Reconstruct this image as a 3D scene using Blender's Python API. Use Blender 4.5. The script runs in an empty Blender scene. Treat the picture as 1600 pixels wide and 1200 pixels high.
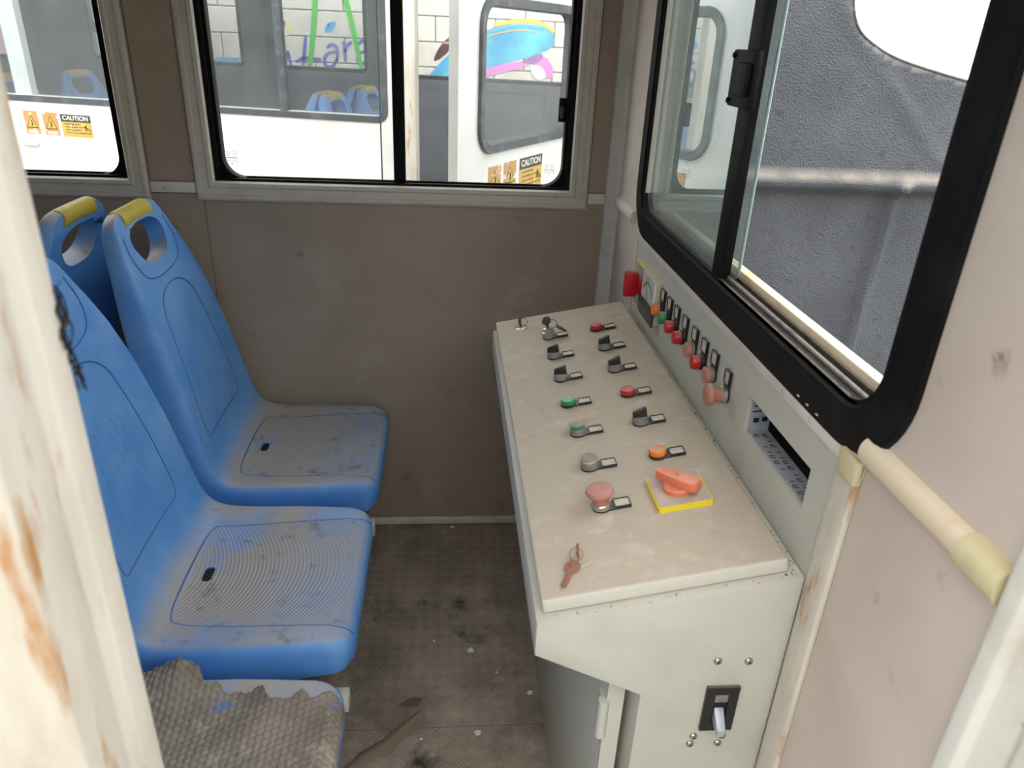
import bpy, bmesh, math, random
from mathutils import Vector, Matrix
random.seed(7)
S = bpy.context.scene
COL = S.collection
PI = math.pi
# ------------------------------------------------------------------ camera
cam_d = bpy.data.cameras.new('camera'); cam = bpy.data.objects.new('camera', cam_d); COL.objects.link(cam); S.camera = cam
cam_d.sensor_width = 36; cam_d.lens = 1152.27 / 1600 * 36; cam_d.clip_start = .02
RR = Vector((0.99610607, -0.07742347, 0.04216985)); DN = Vector((0.00500293, -0.42790691, -0.90380897)); FW = Vector((0.08802079, 0.90050057, -0.42585333))
M = Matrix((RR, -DN, -FW)).transposed().to_4x4(); M.translation = Vector((-0.48773, -2.13646, 1.55)); cam.matrix_world = M
cam_d.dof.use_dof = True; cam_d.dof.focus_distance = 1.7; cam_d.dof.aperture_fstop = 6.6
# ------------------------------------------------------------------ sky: even overcast
w = bpy.data.worlds.new('sky'); S.world = w; w.use_nodes = True
bg = w.node_tree.nodes['Background']; bg.inputs[0].default_value = (.93, .97, 1, 1); bg.inputs[1].default_value = 2.5
sun_d = bpy.data.lights.new('sun', 'SUN'); sun_d.energy = .5; sun_d.angle = math.radians(60); sun_d.color = (1, .97, .92)
sun = bpy.data.objects.new('sun', sun_d); COL.objects.link(sun); sun.rotation_euler = (math.radians(38), math.radians(-14), 0)
S.view_settings.view_transform = 'Standard'; S.view_settings.look = 'None'; S.view_settings.gamma = 1; S.view_settings.use_curve_mapping = False
S.view_settings.exposure = 0.7

# ------------------------------------------------------------------ materials
def rgb(r, g, b):
    f = lambda c: (c/255/12.92 if c/255 <= .04045 else ((c/255+.055)/1.055)**2.4)
    return (f(r), f(g), f(b), 1)
def mat(name, col, rough=.6, metal=0, layers=(), bump=None, dust=None, spec=.5, over=()):
    """layers: (colour, noise scale, low, high, detail, stretch); dust: (colour, amount, noise scale) settles on faces that look up"""
    m = bpy.data.materials.new(name); m.use_nodes = True; nt = m.node_tree; N = nt.nodes; L = nt.links
    b = N['Principled BSDF']; b.inputs['Roughness'].default_value = rough; b.inputs['Metallic'].default_value = metal
    b.inputs['Specular IOR Level'].default_value = spec
    tc = N.new('ShaderNodeTexCoord'); geo = N.new('ShaderNodeNewGeometry')
    pos = geo.outputs['Position']
    cur = N.new('ShaderNodeRGB'); cur.outputs[0].default_value = col; cur = cur.outputs[0]
    def noise(scale, detail, st, src):
        n = N.new('ShaderNodeTexNoise'); n.inputs['Scale'].default_value = scale; n.inputs['Detail'].default_value = detail; n.inputs['Roughness'].default_value = .62
        if st:
            mp = N.new('ShaderNodeMapping'); mp.inputs['Scale'].default_value = st; L.new(src, mp.inputs[0]); L.new(mp.outputs[0], n.inputs['Vector'])
        else: L.new(src, n.inputs['Vector'])
        return n.outputs['Fac']
    def ramp(src, lo, hi):
        r = N.new('ShaderNodeMapRange'); r.clamp = True; r.inputs['From Min'].default_value = lo; r.inputs['From Max'].default_value = hi; L.new(src, r.inputs['Value']); return r.outputs['Result']
    def mix(f, a, c):
        x = N.new('ShaderNodeMix'); x.data_type = 'RGBA'; L.new(f, x.inputs['Factor']); L.new(a, x.inputs['A'])
        if isinstance(c, tuple): x.inputs['B'].default_value = c
        else: L.new(c, x.inputs['B'])
        return x.outputs['Result']
    for ly in layers:
        c, sc, lo, hi = ly[:4]; det = ly[4] if len(ly) > 4 else 5; st = ly[5] if len(ly) > 5 else None
        cur = mix(ramp(noise(sc, det, st, pos), lo, hi), cur, c)
    if dust:
        c, amt, sc, dlo, dhi = tuple(dust)+((.25, .7) if len(dust) == 3 else ())
        sx = N.new('ShaderNodeSeparateXYZ'); L.new(geo.outputs['Normal'], sx.inputs[0])
        up = ramp(sx.outputs['Z'], .35, .97)
        nz = ramp(noise(sc, 7, None, pos), dlo, dhi)
        k = N.new('ShaderNodeMath'); k.operation = 'MULTIPLY'; L.new(up, k.inputs[0]); L.new(nz, k.inputs[1])
        k2 = N.new('ShaderNodeMath'); k2.operation = 'MULTIPLY'; L.new(k.outputs[0], k2.inputs[0]); k2.inputs[1].default_value = amt
        cur = mix(k2.outputs[0], cur, c)
    for ly in over:
        c, sc, lo, hi = ly[:4]; det = ly[4] if len(ly) > 4 else 5
        cur = mix(ramp(noise(sc, det, None, pos), lo, hi), cur, c)
    L.new(cur, b.inputs['Base Color'])
    if bump:
        sc, stg, dist = bump
        bn = N.new('ShaderNodeBump'); bn.inputs['Strength'].default_value = stg; bn.inputs['Distance'].default_value = dist
        L.new(noise(sc, 6, None, pos), bn.inputs['Height']); L.new(bn.outputs[0], b.inputs['Normal'])
    m['_'] = 0
    return m
DUST = rgb(176, 164, 150)
M_ = {}
M_['backwall'] = mat('back_wall_laminate_shaded', rgb(162, 145, 128), .55, layers=[(rgb(146, 129, 113), 2.2, .42, .75), (rgb(174, 158, 142), 5, .55, .8), (rgb(104, 90, 76), 26, .70, .75, 8), (rgb(134, 116, 99), 9, .62, .74, 8)], bump=(60, .12, .001))  # darker than the right wall's laminate; shade is put into the base colour
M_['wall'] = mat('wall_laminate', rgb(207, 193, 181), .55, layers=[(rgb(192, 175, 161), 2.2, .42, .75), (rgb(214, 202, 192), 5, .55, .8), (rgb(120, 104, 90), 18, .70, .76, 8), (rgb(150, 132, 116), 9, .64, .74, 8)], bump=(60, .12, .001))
M_['trim'] = mat('trim_painted', rgb(212, 207, 196), .45, layers=[(rgb(188, 178, 162), 8, .5, .75), (rgb(90, 76, 62), 60, .73, .78, 6), (rgb(150, 130, 105), 25, .66, .76, 6)], bump=(80, .1, .001))
M_['trimgrey'] = mat('trim_aluminium_grey', rgb(198, 190, 177), .42, layers=[(rgb(172, 164, 150), 10, .5, .75), (rgb(70, 60, 52), 70, .74, .79, 6)], bump=(90, .08, .001))
M_['cream'] = mat('trim_cream', rgb(224, 206, 178), .5, layers=[(rgb(206, 178, 140), 9, .5, .72), (rgb(130, 104, 74), 40, .70, .78, 7)], bump=(60, .15, .001))
M_['beige'] = mat('cap_beige', rgb(206, 192, 152), .4, layers=[(rgb(184, 164, 120), 14, .55, .75)])
M_['jamb'] = mat('jamb_paint', rgb(206, 198, 184), .5, layers=[(rgb(184, 172, 152), 12, .46, .68, 6, (1, 1, .25)), (rgb(170, 120, 66), 26, .58, .70, 6, (1, 1, .22)), (rgb(84, 56, 36), 44, .68, .75, 6, (1, 1, .4))], bump=(50, .25, .002))
M_['skin'] = mat('car_paint_white', rgb(236, 235, 230), .28, layers=[(rgb(222, 220, 212), 4, .5, .75), (rgb(150, 132, 108), 40, .75, .8, 6)])
M_['skin_worn'] = mat('car_paint_worn', rgb(214, 211, 204), .35, layers=[(rgb(196, 190, 178), 4, .5, .75), (rgb(150, 126, 96), 30, .72, .79, 6)])
M_['floor'] = mat('floor_tread_dirty', rgb(150, 136, 121), .8, layers=[(rgb(118, 106, 94), 4, .45, .65, 8), (rgb(172, 158, 141), 7, .52, .72, 8), (rgb(62, 54, 48), 6, .58, .70, 9), (rgb(186, 172, 156), 60, .64, .72, 6), (rgb(40, 35, 32), 45, .68, .74, 6)], bump=(120, .5, .002))
M_['console'] = mat('console_paint', rgb(192, 190, 178), .42, layers=[(rgb(180, 177, 163), 6, .5, .75), (rgb(130, 120, 100), 70, .70, .76, 6)], bump=(140, .06, .0006), dust=(rgb(196, 182, 164), .6, 14))
M_['desk'] = mat('desk_dusty', rgb(204, 200, 188), .7, bump=(160, .3, .0008), dust=(rgb(180, 165, 146), .95, 12, .10, .42), over=[(rgb(200, 187, 170), 22, .56, .74, 8), (rgb(164, 148, 130), 14, .60, .78, 8), (rgb(112, 96, 82), 110, .70, .75, 5)])
# extra mottling for the desk dust
M_['black'] = mat('rubber_black', rgb(12, 12, 13), .55, layers=[(rgb(26, 26, 26), 12, .5, .75), (rgb(80, 74, 68), 90, .74, .79, 6)], dust=(rgb(70, 62, 55), .35, 25), spec=.15)
M_['gasket'] = mat('gasket_black', rgb(9, 9, 9), .55, spec=.15)
M_['nframe'] = mat('neighbour_frame_grey', rgb(66, 69, 72), .6, layers=[(rgb(104, 108, 110), 14, .5, .7, 7)])
M_['treadbar'] = mat('tread_bar_dusty', rgb(160, 146, 130), .8, layers=[(rgb(126, 113, 100), 4, .45, .65, 8), (rgb(174, 160, 143), 7, .52, .72, 8), (rgb(66, 58, 51), 6, .58, .70, 9)])
M_['blackp'] = mat('plastic_black', rgb(26, 26, 27), .4, dust=(rgb(150, 140, 128), .55, 40))
M_['tag'] = mat('tag_insert', rgb(200, 192, 178), .6, layers=[(rgb(176, 165, 150), 60, .45, .7)])
M_['chrome'] = mat('bezel_metal', rgb(176, 172, 164), .3, .7, dust=(DUST, .7, 50))
M_['bezel'] = mat('bezel_grey', rgb(132, 128, 120), .5, .3, layers=[(rgb(160, 150, 136), 60, .45, .7)], dust=(DUST, .8, 50))
M_['knob'] = mat('knob_black', rgb(34, 33, 33), .45, layers=[(rgb(58, 54, 50), 50, .55, .8)], dust=(rgb(140, 130, 118), .55, 50))
def cap(n, c, d=.75): return mat('cap_' + n, c, .35, dust=(rgb(196, 174, 158), d, 60))
M_['red'] = cap('red', rgb(196, 24, 40)); M_['green'] = cap('green', rgb(30, 140, 92)); M_['orange'] = cap('orange', rgb(240, 128, 20)); M_['white'] = cap('white', rgb(206, 196, 178))
M_['salmon'] = mat('cap_salmon', rgb(196, 132, 112), .6, layers=[(rgb(176, 126, 110), 60, .45, .7)], dust=(rgb(186, 160, 146), .7, 40))
M_['mush'] = mat('mushroom_dusty_red', rgb(186, 120, 104), .7, layers=[(rgb(168, 124, 110), 70, .45, .7)], dust=(rgb(178, 150, 138), .9, 30))
M_['handle_or'] = mat('rotary_orange', rgb(228, 126, 90), .55, dust=(rgb(226, 172, 150), .7, 30))
M_['yellow'] = mat('plate_yellow', rgb(238, 212, 40), .5)
M_['plate'] = mat('plate_dusty_face', rgb(190, 172, 158), .7, layers=[(rgb(174, 160, 148), 30, .45, .7)])
M_['metergrey'] = mat('meter_grey', rgb(150, 150, 148), .5)
M_['meterface'] = mat('meter_face', rgb(196, 204, 194), .25, layers=[(rgb(170, 178, 168), 30, .45, .7)])
M_['meterbeige'] = mat('meter_case', rgb(206, 198, 166), .35)
M_['meterdark'] = mat('meter_dark_window', rgb(58, 58, 58), .3, layers=[(rgb(84, 80, 76), 50, .5, .7)])
M_['ink'] = mat('print_dark', rgb(46, 46, 46), .6)
M_['zinc'] = mat('bracket_zinc', rgb(176, 180, 186), .45, .2, layers=[(rgb(150, 154, 160), 30, .5, .7)])
M_['dark'] = mat('dark_void', rgb(12, 12, 13), .8)
M_['steel'] = mat('screw_steel', rgb(188, 180, 166), .25, 1, layers=[(rgb(120, 104, 86), 90, .55, .7)])
M_['rust'] = mat('key_rusty', rgb(158, 112, 94), .7, .2, layers=[(rgb(120, 80, 64), 120, .5, .65)], bump=(400, .5, .0006))
M_['brass'] = mat('key_tarnished', rgb(110, 98, 78), .4, .7, layers=[(rgb(70, 60, 46), 90, .5, .7)])
M_['grip'] = mat('grip_yellow', rgb(196, 172, 66), .5, layers=[(rgb(168, 148, 62), 30, .5, .72), (rgb(110, 96, 60), 70, .68, .75)])
M_['frame_st'] = mat('bench_frame_steel', rgb(120, 116, 108), .5, .2, layers=[(rgb(84, 70, 58), 20, .55, .7)])
M_['alu'] = mat('track_aluminium', rgb(150, 142, 130), .4, .5, layers=[(rgb(84, 72, 60), 40, .5, .7)])
M_['trackbrown'] = mat('track_dirty', rgb(84, 72, 60), .7, layers=[(rgb(50, 42, 36), 40, .45, .65)])
M_['tarp'] = None
M_['block'] = mat('wall_block', rgb(226, 220, 208), .8, layers=[(rgb(206, 198, 184), 5, .45, .7), (rgb(170, 160, 146), 30, .68, .76)], bump=(60, .3, .003))
M_['blocker'] = mat('blocker_wall', rgb(150, 146, 140), .9, layers=[(rgb(124, 120, 114), 2, .45, .7)])
M_['mortar'] = mat('wall_mortar', rgb(204, 197, 184), .9)
M_['ground'] = mat('ground_paving', rgb(150, 146, 138), .9, layers=[(rgb(126, 122, 114), 3, .45, .7)])
M_['caroff'] = mat('neighbour_interior', rgb(150, 150, 150), .7, layers=[(rgb(132, 132, 132), 4, .45, .7)])
M_['stick_o'] = mat('sticker_orange', rgb(200, 142, 70), .5, layers=[(rgb(240, 232, 220), 45, .55, .62, 6), (rgb(160, 96, 40), 30, .6, .7)])
M_['stick_y'] = mat('sticker_yellow', rgb(214, 168, 62), .5, layers=[(rgb(240, 226, 190), 50, .6, .68, 6, (1, 1, .3))])
M_['stick_w'] = mat('sticker_white', rgb(240, 234, 214), .5)
def paint(n, *c, layers=()): return mat('paint_' + n, rgb(*c), .7, layers=list(layers))
M_['p_green'] = paint('green', 70, 196, 60, layers=[(rgb(150, 220, 40), 4, .55, .62)]); M_['p_blue'] = paint('blue', 84, 100, 186, layers=[(rgb(150, 140, 200), 5, .55, .7)])
M_['p_cyan'] = paint('cyan', 96, 206, 226, layers=[(rgb(64, 160, 204), 2.6, .45, .6)]); M_['p_pink'] = paint('pink', 226, 140, 210); M_['p_purple'] = paint('purple', 160, 112, 180)
M_['p_yellow'] = paint('yellow', 244, 208, 70); M_['p_sky'] = paint('sky', 90, 176, 226); M_['p_cream'] = paint('cream', 240, 226, 168); M_['p_rose'] = paint('rose', 200, 160, 160, layers=[(rgb(170, 120, 110), 4, .5, .65)]); M_['p_violet'] = paint('violet', 110, 92, 160)
M_['p_olive'] = paint('olive', 150, 156, 96); M_['p_orange'] = paint('orange', 236, 176, 96); M_['p_white'] = paint('white', 240, 238, 236); M_['p_slate'] = paint('slate', 120, 150, 164)
M_['leaf'] = mat('leaf_dry', rgb(96, 84, 68), .8); M_['scrap'] = mat('scrap_white', rgb(226, 222, 214), .7)

def m_film():
    m = bpy.data.materials.new('plastic_film'); m.use_nodes = True; nt = m.node_tree
    b = nt.nodes['Principled BSDF']; b.inputs['Base Color'].default_value = rgb(140, 124, 104); b.inputs['Roughness'].default_value = .35; b.inputs['Alpha'].default_value = .72
    return m
M_['film'] = m_film()
def m_glass(name, tint, dirt_col, dirt, haze, gloss=1.0, refl=1.8):
    """thin pane: clear, mirror by Fresnel, with a film of dust"""
    m = bpy.data.materials.new(name); m.use_nodes = True; nt = m.node_tree; N = nt.nodes; L = nt.links; N.clear()
    o = N.new('ShaderNodeOutputMaterial'); t = N.new('ShaderNodeBsdfTransparent'); t.inputs[0].default_value = tint
    g = N.new('ShaderNodeBsdfGlossy'); g.inputs['Roughness'].default_value = .015; g.inputs[0].default_value = (gloss, gloss, gloss, 1)
    lw_ = N.new('ShaderNodeLayerWeight'); lw_.inputs[0].default_value = .5
    pw_ = N.new('ShaderNodeMath'); pw_.operation = 'POWER'; pw_.inputs[1].default_value = 5; L.new(lw_.outputs['Facing'], pw_.inputs[0])
    k = N.new('ShaderNodeMath'); k.operation = 'MULTIPLY_ADD'; k.inputs[1].default_value = .955*refl; k.inputs[2].default_value = .045*refl; k.use_clamp = True; L.new(pw_.outputs[0], k.inputs[0])
    mx = N.new('ShaderNodeMixShader'); L.new(k.outputs[0], mx.inputs[0]); L.new(t.outputs[0], mx.inputs[1]); L.new(g.outputs[0], mx.inputs[2])
    d = N.new('ShaderNodeBsdfDiffuse'); d.inputs[0].default_value = dirt_col
    tl = N.new('ShaderNodeBsdfTranslucent'); tl.inputs[0].default_value = dirt_col
    md = N.new('ShaderNodeMixShader'); md.inputs[0].default_value = .5; L.new(d.outputs[0], md.inputs[1]); L.new(tl.outputs[0], md.inputs[2])
    geo = N.new('ShaderNodeNewGeometry')
    n = N.new('ShaderNodeTexNoise'); n.inputs['Scale'].default_value = 9; n.inputs['Detail'].default_value = 8; L.new(geo.outputs['Position'], n.inputs['Vector'])
    r = N.new('ShaderNodeMapRange'); r.inputs['From Min'].default_value = .3; r.inputs['From Max'].default_value = .75; r.inputs['To Min'].default_value = haze; r.inputs['To Max'].default_value = dirt; L.new(n.outputs['Fac'], r.inputs[0])
    n2 = N.new('ShaderNodeTexNoise'); n2.inputs['Scale'].default_value = 130; n2.inputs['Detail'].default_value = 3; L.new(geo.outputs['Position'], n2.inputs['Vector'])
    r2 = N.new('ShaderNodeMapRange'); r2.inputs['From Min'].default_value = .70; r2.inputs['From Max'].default_value = .76; r2.inputs['To Max'].default_value = .5; L.new(n2.outputs['Fac'], r2.inputs[0])
    a = N.new('ShaderNodeMath'); a.operation = 'ADD'; a.use_clamp = True; L.new(r.outputs[0], a.inputs[0]); L.new(r2.outputs[0], a.inputs[1])
    m2 = N.new('ShaderNodeMixShader'); L.new(a.outputs[0], m2.inputs[0]); L.new(mx.outputs[0], m2.inputs[1]); L.new(md.outputs[0], m2.inputs[2])
    L.new(m2.outputs[0], o.inputs[0])
    return m
M_['glass'] = m_glass('glass_clear', (.95, .97, .96, 1), (.75, .75, .73, 1), .06, .01, refl=1.0)
M_['glass_front'] = m_glass('glass_front_greenish', (.60, .68, .66, 1), (.42, .46, .44, 1), .26, .13, refl=2.6)
M_['glass_n'] = m_glass('glass_neighbour', (.80, .83, .84, 1), (.5, .52, .54, 1), .26, .12, refl=.6)
M_['glass_edge'] = mat('glass_edge_green', rgb(128, 150, 146), .2)

def m_seat():
    m = bpy.data.materials.new('seat_blue_plastic'); m.use_nodes = True; nt = m.node_tree; N = nt.nodes; L = nt.links
    b = N['Principled BSDF']; b.inputs['Roughness'].default_value = .5
    tc = N.new('ShaderNodeTexCoord'); geo = N.new('ShaderNodeNewGeometry')
    def math_(op, a, c=None, clamp=False):
        k = N.new('ShaderNodeMath'); k.operation = op; k.use_clamp = clamp
        for i, v in enumerate((a, c)):
            if v is None: continue
            if isinstance(v, (int, float)): k.inputs[i].default_value = v
            else: L.new(v, k.inputs[i])
        return k.outputs[0]
    def ramp(src, lo, hi, a=0, c=1):
        r = N.new('ShaderNodeMapRange'); r.clamp = True; r.inputs[1].default_value = lo; r.inputs[2].default_value = hi; r.inputs[3].default_value = a; r.inputs[4].default_value = c; L.new(src, r.inputs[0]); return r.outputs[0]
    def noise(sc, det):
        n = N.new('ShaderNodeTexNoise'); n.inputs['Scale'].default_value = sc; n.inputs['Detail'].default_value = det; n.inputs['Roughness'].default_value = .65; L.new(geo.outputs['Position'], n.inputs['Vector']); return n.outputs['Fac']
    def mix(f, a, c):
        x = N.new('ShaderNodeMix'); x.data_type = 'RGBA'; L.new(f, x.inputs['Factor'])
        for nme, v in (('A', a), ('B', c)):
            if isinstance(v, tuple): x.inputs[nme].default_value = v
            else: L.new(v, x.inputs[nme])
        return x.outputs['Result']
    o = N.new('ShaderNodeSeparateXYZ'); L.new(tc.outputs['Object'], o.inputs[0]); X, Y, Z = o.outputs
    nz = N.new('ShaderNodeSeparateXYZ'); L.new(geo.outputs['Normal'], nz.inputs[0])
    up = ramp(nz.outputs['Z'], .45, .93)
    base = mix(ramp(noise(3, 4), .35, .7), rgb(70, 136, 212), rgb(88, 152, 220))
    chalk = math_('MULTIPLY', ramp(noise(7, 7), .3, .75), ramp(nz.outputs['Z'], -.3, .4, .05, .75))
    base = mix(chalk, base, rgb(144, 182, 224))
    pan = math_('MULTIPLY', math_('MULTIPLY', ramp(Z, .52, .50), ramp(X, -.375, -.365)), math_('MULTIPLY', ramp(math_('ABSOLUTE', Y), .18, .175), ramp(X, -.02, -.03)))
    wave = math_('SINE', math_('MULTIPLY', math_('ADD', X, math_('MULTIPLY', math_('MULTIPLY', Y, Y), 2.2)), 2*PI/.0088))
    rib = math_('MULTIPLY', wave, pan)
    dn = math_('MULTIPLY', up, ramp(noise(5, 8), .20, .52))
    dn = math_('MULTIPLY', dn, ramp(math_('ADD', math_('ADD', X, math_('MULTIPLY', noise(4, 5), .6)), math_('MULTIPLY', Y, -.25)), .40, .05, .50, .98))
    dn = math_('ADD', dn, math_('MULTIPLY', math_('MULTIPLY', rib, up), -.13), clamp=True)
    base = mix(dn, base, rgb(172, 161, 150))
    grime = math_('MULTIPLY', math_('MULTIPLY', up, ramp(noise(16, 9), .58, .70)), .75)
    base = mix(grime, base, rgb(104, 92, 80))
    L.new(base, b.inputs['Base Color'])
    bp = N.new('ShaderNodeBump'); bp.inputs['Strength'].default_value = .5; bp.inputs['Distance'].default_value = .0012
    L.new(math_('ADD', rib, math_('MULTIPLY', noise(420, 2), .5)), bp.inputs['Height']); L.new(bp.outputs[0], b.inputs['Normal'])
    return m
M_['seat'] = m_seat()
def m_tarp():
    m = bpy.data.materials.new('tarp_vinyl'); m.use_nodes = True; nt = m.node_tree; N = nt.nodes; L = nt.links
    b = N['Principled BSDF']; b.inputs['Roughness'].default_value = .6
    geo = N.new('ShaderNodeNewGeometry'); P = geo.outputs['Position']
    def noise(sc, det, st=None):
        n = N.new('ShaderNodeTexNoise'); n.inputs['Scale'].default_value = sc; n.inputs['Detail'].default_value = det
        if st:
            mp = N.new('ShaderNodeMapping'); mp.inputs['Scale'].default_value = st; L.new(P, mp.inputs[0]); L.new(mp.outputs[0], n.inputs['Vector'])
        else: L.new(P, n.inputs['Vector'])
        return n.outputs['Fac']
    def ramp(src, lo, hi, a=0, c=1):
        r = N.new('ShaderNodeMapRange'); r.clamp = True; r.inputs[1].default_value = lo; r.inputs[2].default_value = hi; r.inputs[3].default_value = a; r.inputs[4].default_value = c; L.new(src, r.inputs[0]); return r.outputs[0]
    def mix(f, a, c):
        x = N.new('ShaderNodeMix'); x.data_type = 'RGBA'; L.new(f, x.inputs['Factor'])
        for nme, v in (('A', a), ('B', c)):
            if isinstance(v, tuple): x.inputs[nme].default_value = v
            else: L.new(v, x.inputs[nme])
        return x.outputs['Result']
    c = mix(ramp(noise(4, 6), .3, .7), rgb(64, 66, 71), rgb(82, 84, 88))
    c = mix(ramp(noise(30, 8), .62, .72), c, rgb(62, 61, 62))
    sx = N.new('ShaderNodeSeparateXYZ'); L.new(geo.outputs['Normal'], sx.inputs[0])
    k = N.new('ShaderNodeMath'); k.operation = 'MULTIPLY'; L.new(ramp(sx.outputs['Z'], .1, .75), k.inputs[0]); L.new(ramp(noise(14, 7), .25, .6, .3, 1), k.inputs[1])
    c = mix(k.outputs[0], c, rgb(146, 136, 123))
    L.new(c, b.inputs['Base Color'])
    v = N.new('ShaderNodeTexVoronoi'); v.inputs['Scale'].default_value = 190; L.new(P, v.inputs['Vector'])
    ad = N.new('ShaderNodeMath'); ad.operation = 'ADD'; L.new(v.outputs['Distance'], ad.inputs[0])
    mu = N.new('ShaderNodeMath'); mu.operation = 'MULTIPLY'; mu.inputs[1].default_value = 3; L.new(noise(9, 8), mu.inputs[0]); L.new(mu.outputs[0], ad.inputs[1])
    bp = N.new('ShaderNodeBump'); bp.inputs['Strength'].default_value = .6; bp.inputs['Distance'].default_value = .004; L.new(ad.outputs[0], bp.inputs['Height']); L.new(bp.outputs[0], b.inputs['Normal'])
    return m
M_['tarp'] = m_tarp()
M_['mat'] = mat('mat_honeycomb_grey', rgb(148, 136, 122), .9, layers=[(rgb(112, 102, 92), 10, .42, .68, 8), (rgb(172, 160, 146), 26, .55, .72, 7), (rgb(84, 122, 186), 17, .62, .70, 7), (rgb(64, 56, 50), 55, .68, .74, 6)], bump=(220, .6, .0015))

# ------------------------------------------------------------------ geometry helpers
class G:
    def __init__(s): s.v = []; s.f = []
    def add(s, v, f):
        n = len(s.v); s.v += [tuple(p) for p in v]; s.f += [tuple(i+n for i in q) for q in f]; return s
    def box(s, x0, x1, y0, y1, z0, z1, fr=None):
        P = [(x, y, z) for z in (z0, z1) for y in (y0, y1) for x in (x0, x1)]
        if fr: P = [fr(*p) for p in P]
        return s.add(P, [(0, 2, 3, 1), (4, 5, 7, 6), (0, 1, 5, 4), (2, 6, 7, 3), (0, 4, 6, 2), (1, 3, 7, 5)])
    def loops(s, rings, cap0=True, cap1=True, closed=False):
        n = len(rings[0]); V = [p for r in rings for p in r]; F = []
        m = len(rings)
        for i in range(m if closed else m-1):
            a = i*n; b = ((i+1) % m)*n
            for j in range(n): F.append((a+j, a+(j+1) % n, b+(j+1) % n, b+j))
        if not closed:
            if cap0: F.append(tuple(range(n))[::-1])
            if cap1: F.append(tuple((m-1)*n+j for j in range(n)))
        return s.add(V, F)
    def tube(s, path, r, n=8, closed=False, caps=True):
        path = [Vector(p) for p in path]; rs = r if isinstance(r, (list, tuple)) else [r]*len(path); rings = []
        m = len(path); prev = None
        for i, p in enumerate(path):
            if closed: t = path[(i+1) % m]-path[i-1]
            else: t = path[min(i+1, m-1)]-path[max(i-1, 0)]
            t.normalize()
            if prev is None:
                prev = t.orthogonal().normalized()
            u = (prev-t*prev.dot(t)); u = u.normalized() if u.length > 1e-6 else t.orthogonal().normalized(); prev = u; q = t.cross(u)
            rings.append([p+(u*math.cos(2*PI*k/n)+q*math.sin(2*PI*k/n))*rs[i] for k in range(n)])
        return s.loops(rings, caps, caps, closed)
    def lathe(s, prof, o, ex, ey, ez, n=24):
        """prof: (radius, height) along ez from o"""
        o, ex, ey, ez = map(Vector, (o, ex, ey, ez))
        return s.loops([[o+ez*h+(ex*math.cos(2*PI*k/n)+ey*math.sin(2*PI*k/n))*max(r, 1e-4) for k in range(n)] for r, h in prof])
    def prism(s, poly, fn, w0, w1):
        """poly in (u, v), swept along w; fn maps (u, v, w) to space"""
        return s.loops([[fn(u, v, w0) for u, v in poly], [fn(u, v, w1) for u, v in poly]])
ORG = {}
def build(g):
    me = bpy.data.meshes.new('m'); me.from_pydata([tuple(p) for p in g.v], [], g.f); me.update()
    bm = bmesh.new(); bm.from_mesh(me); bmesh.ops.recalc_face_normals(bm, faces=bm.faces); bm.to_mesh(me); bm.free()
    return me
def finish(me, m, bevel=0, angle=35, seg=2):
    if bevel:
        bm = bmesh.new(); bm.from_mesh(me); bmesh.ops.remove_doubles(bm, verts=bm.verts, dist=1e-6)
        es = [e for e in bm.edges if len(e.link_faces) == 2 and e.calc_face_angle(0) > .6]
        bmesh.ops.bevel(bm, geom=es, offset=bevel, segments=seg, profile=.5, affect='EDGES', clamp_overlap=True); bm.to_mesh(me); bm.free()
    if m: me.materials.append(m if not isinstance(m, str) else M_[m])
    me.polygons.foreach_set('use_smooth', [True]*len(me.polygons)); me.set_sharp_from_angle(angle=math.radians(angle))
    return me
def obj(name, g, m, parent=None, bevel=0, angle=35, seg=2, local=False):
    """g: geometry in world space (shifted to the parent's origin) unless local"""
    me = g if isinstance(g, bpy.types.Mesh) else finish(build(g), m, bevel, angle, seg)
    me.name = name
    o = bpy.data.objects.new(name, me); COL.objects.link(o)
    if parent:
        o.parent = parent
        if not local:
            org = ORG.get(parent.name, Vector((0, 0, 0)))
            if org.length > 0: me.transform(Matrix.Translation(-org))
        ORG[o.name] = Vector((0, 0, 0)) if local else ORG.get(parent.name, Vector((0, 0, 0)))
    return o
def thing(name, label, cat, loc=(0, 0, 0), rz=0, group=None):
    o = bpy.data.objects.new(name, None); COL.objects.link(o); o.location = loc; o.rotation_euler = (0, 0, rz); o.empty_display_size = .05
    o['label'] = label; o['category'] = cat
    if group: o['group'] = group
    ORG[o.name] = Vector(loc)
    return o
def tag(o, label, cat, group=None):
    o['label'] = label; o['category'] = cat
    if group: o['group'] = group
    return o
def struct(o, label=None):
    o['kind'] = 'structure'
    if label: o['label'] = label
    return o
def copy_tree(root):
    r = root.copy(); COL.objects.link(r)
    for ch in list(root.children):
        c = ch.copy(); COL.objects.link(c); c.parent = r
        for gch in list(ch.children):
            d = gch.copy(); COL.objects.link(d); d.parent = c
    return r
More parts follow.
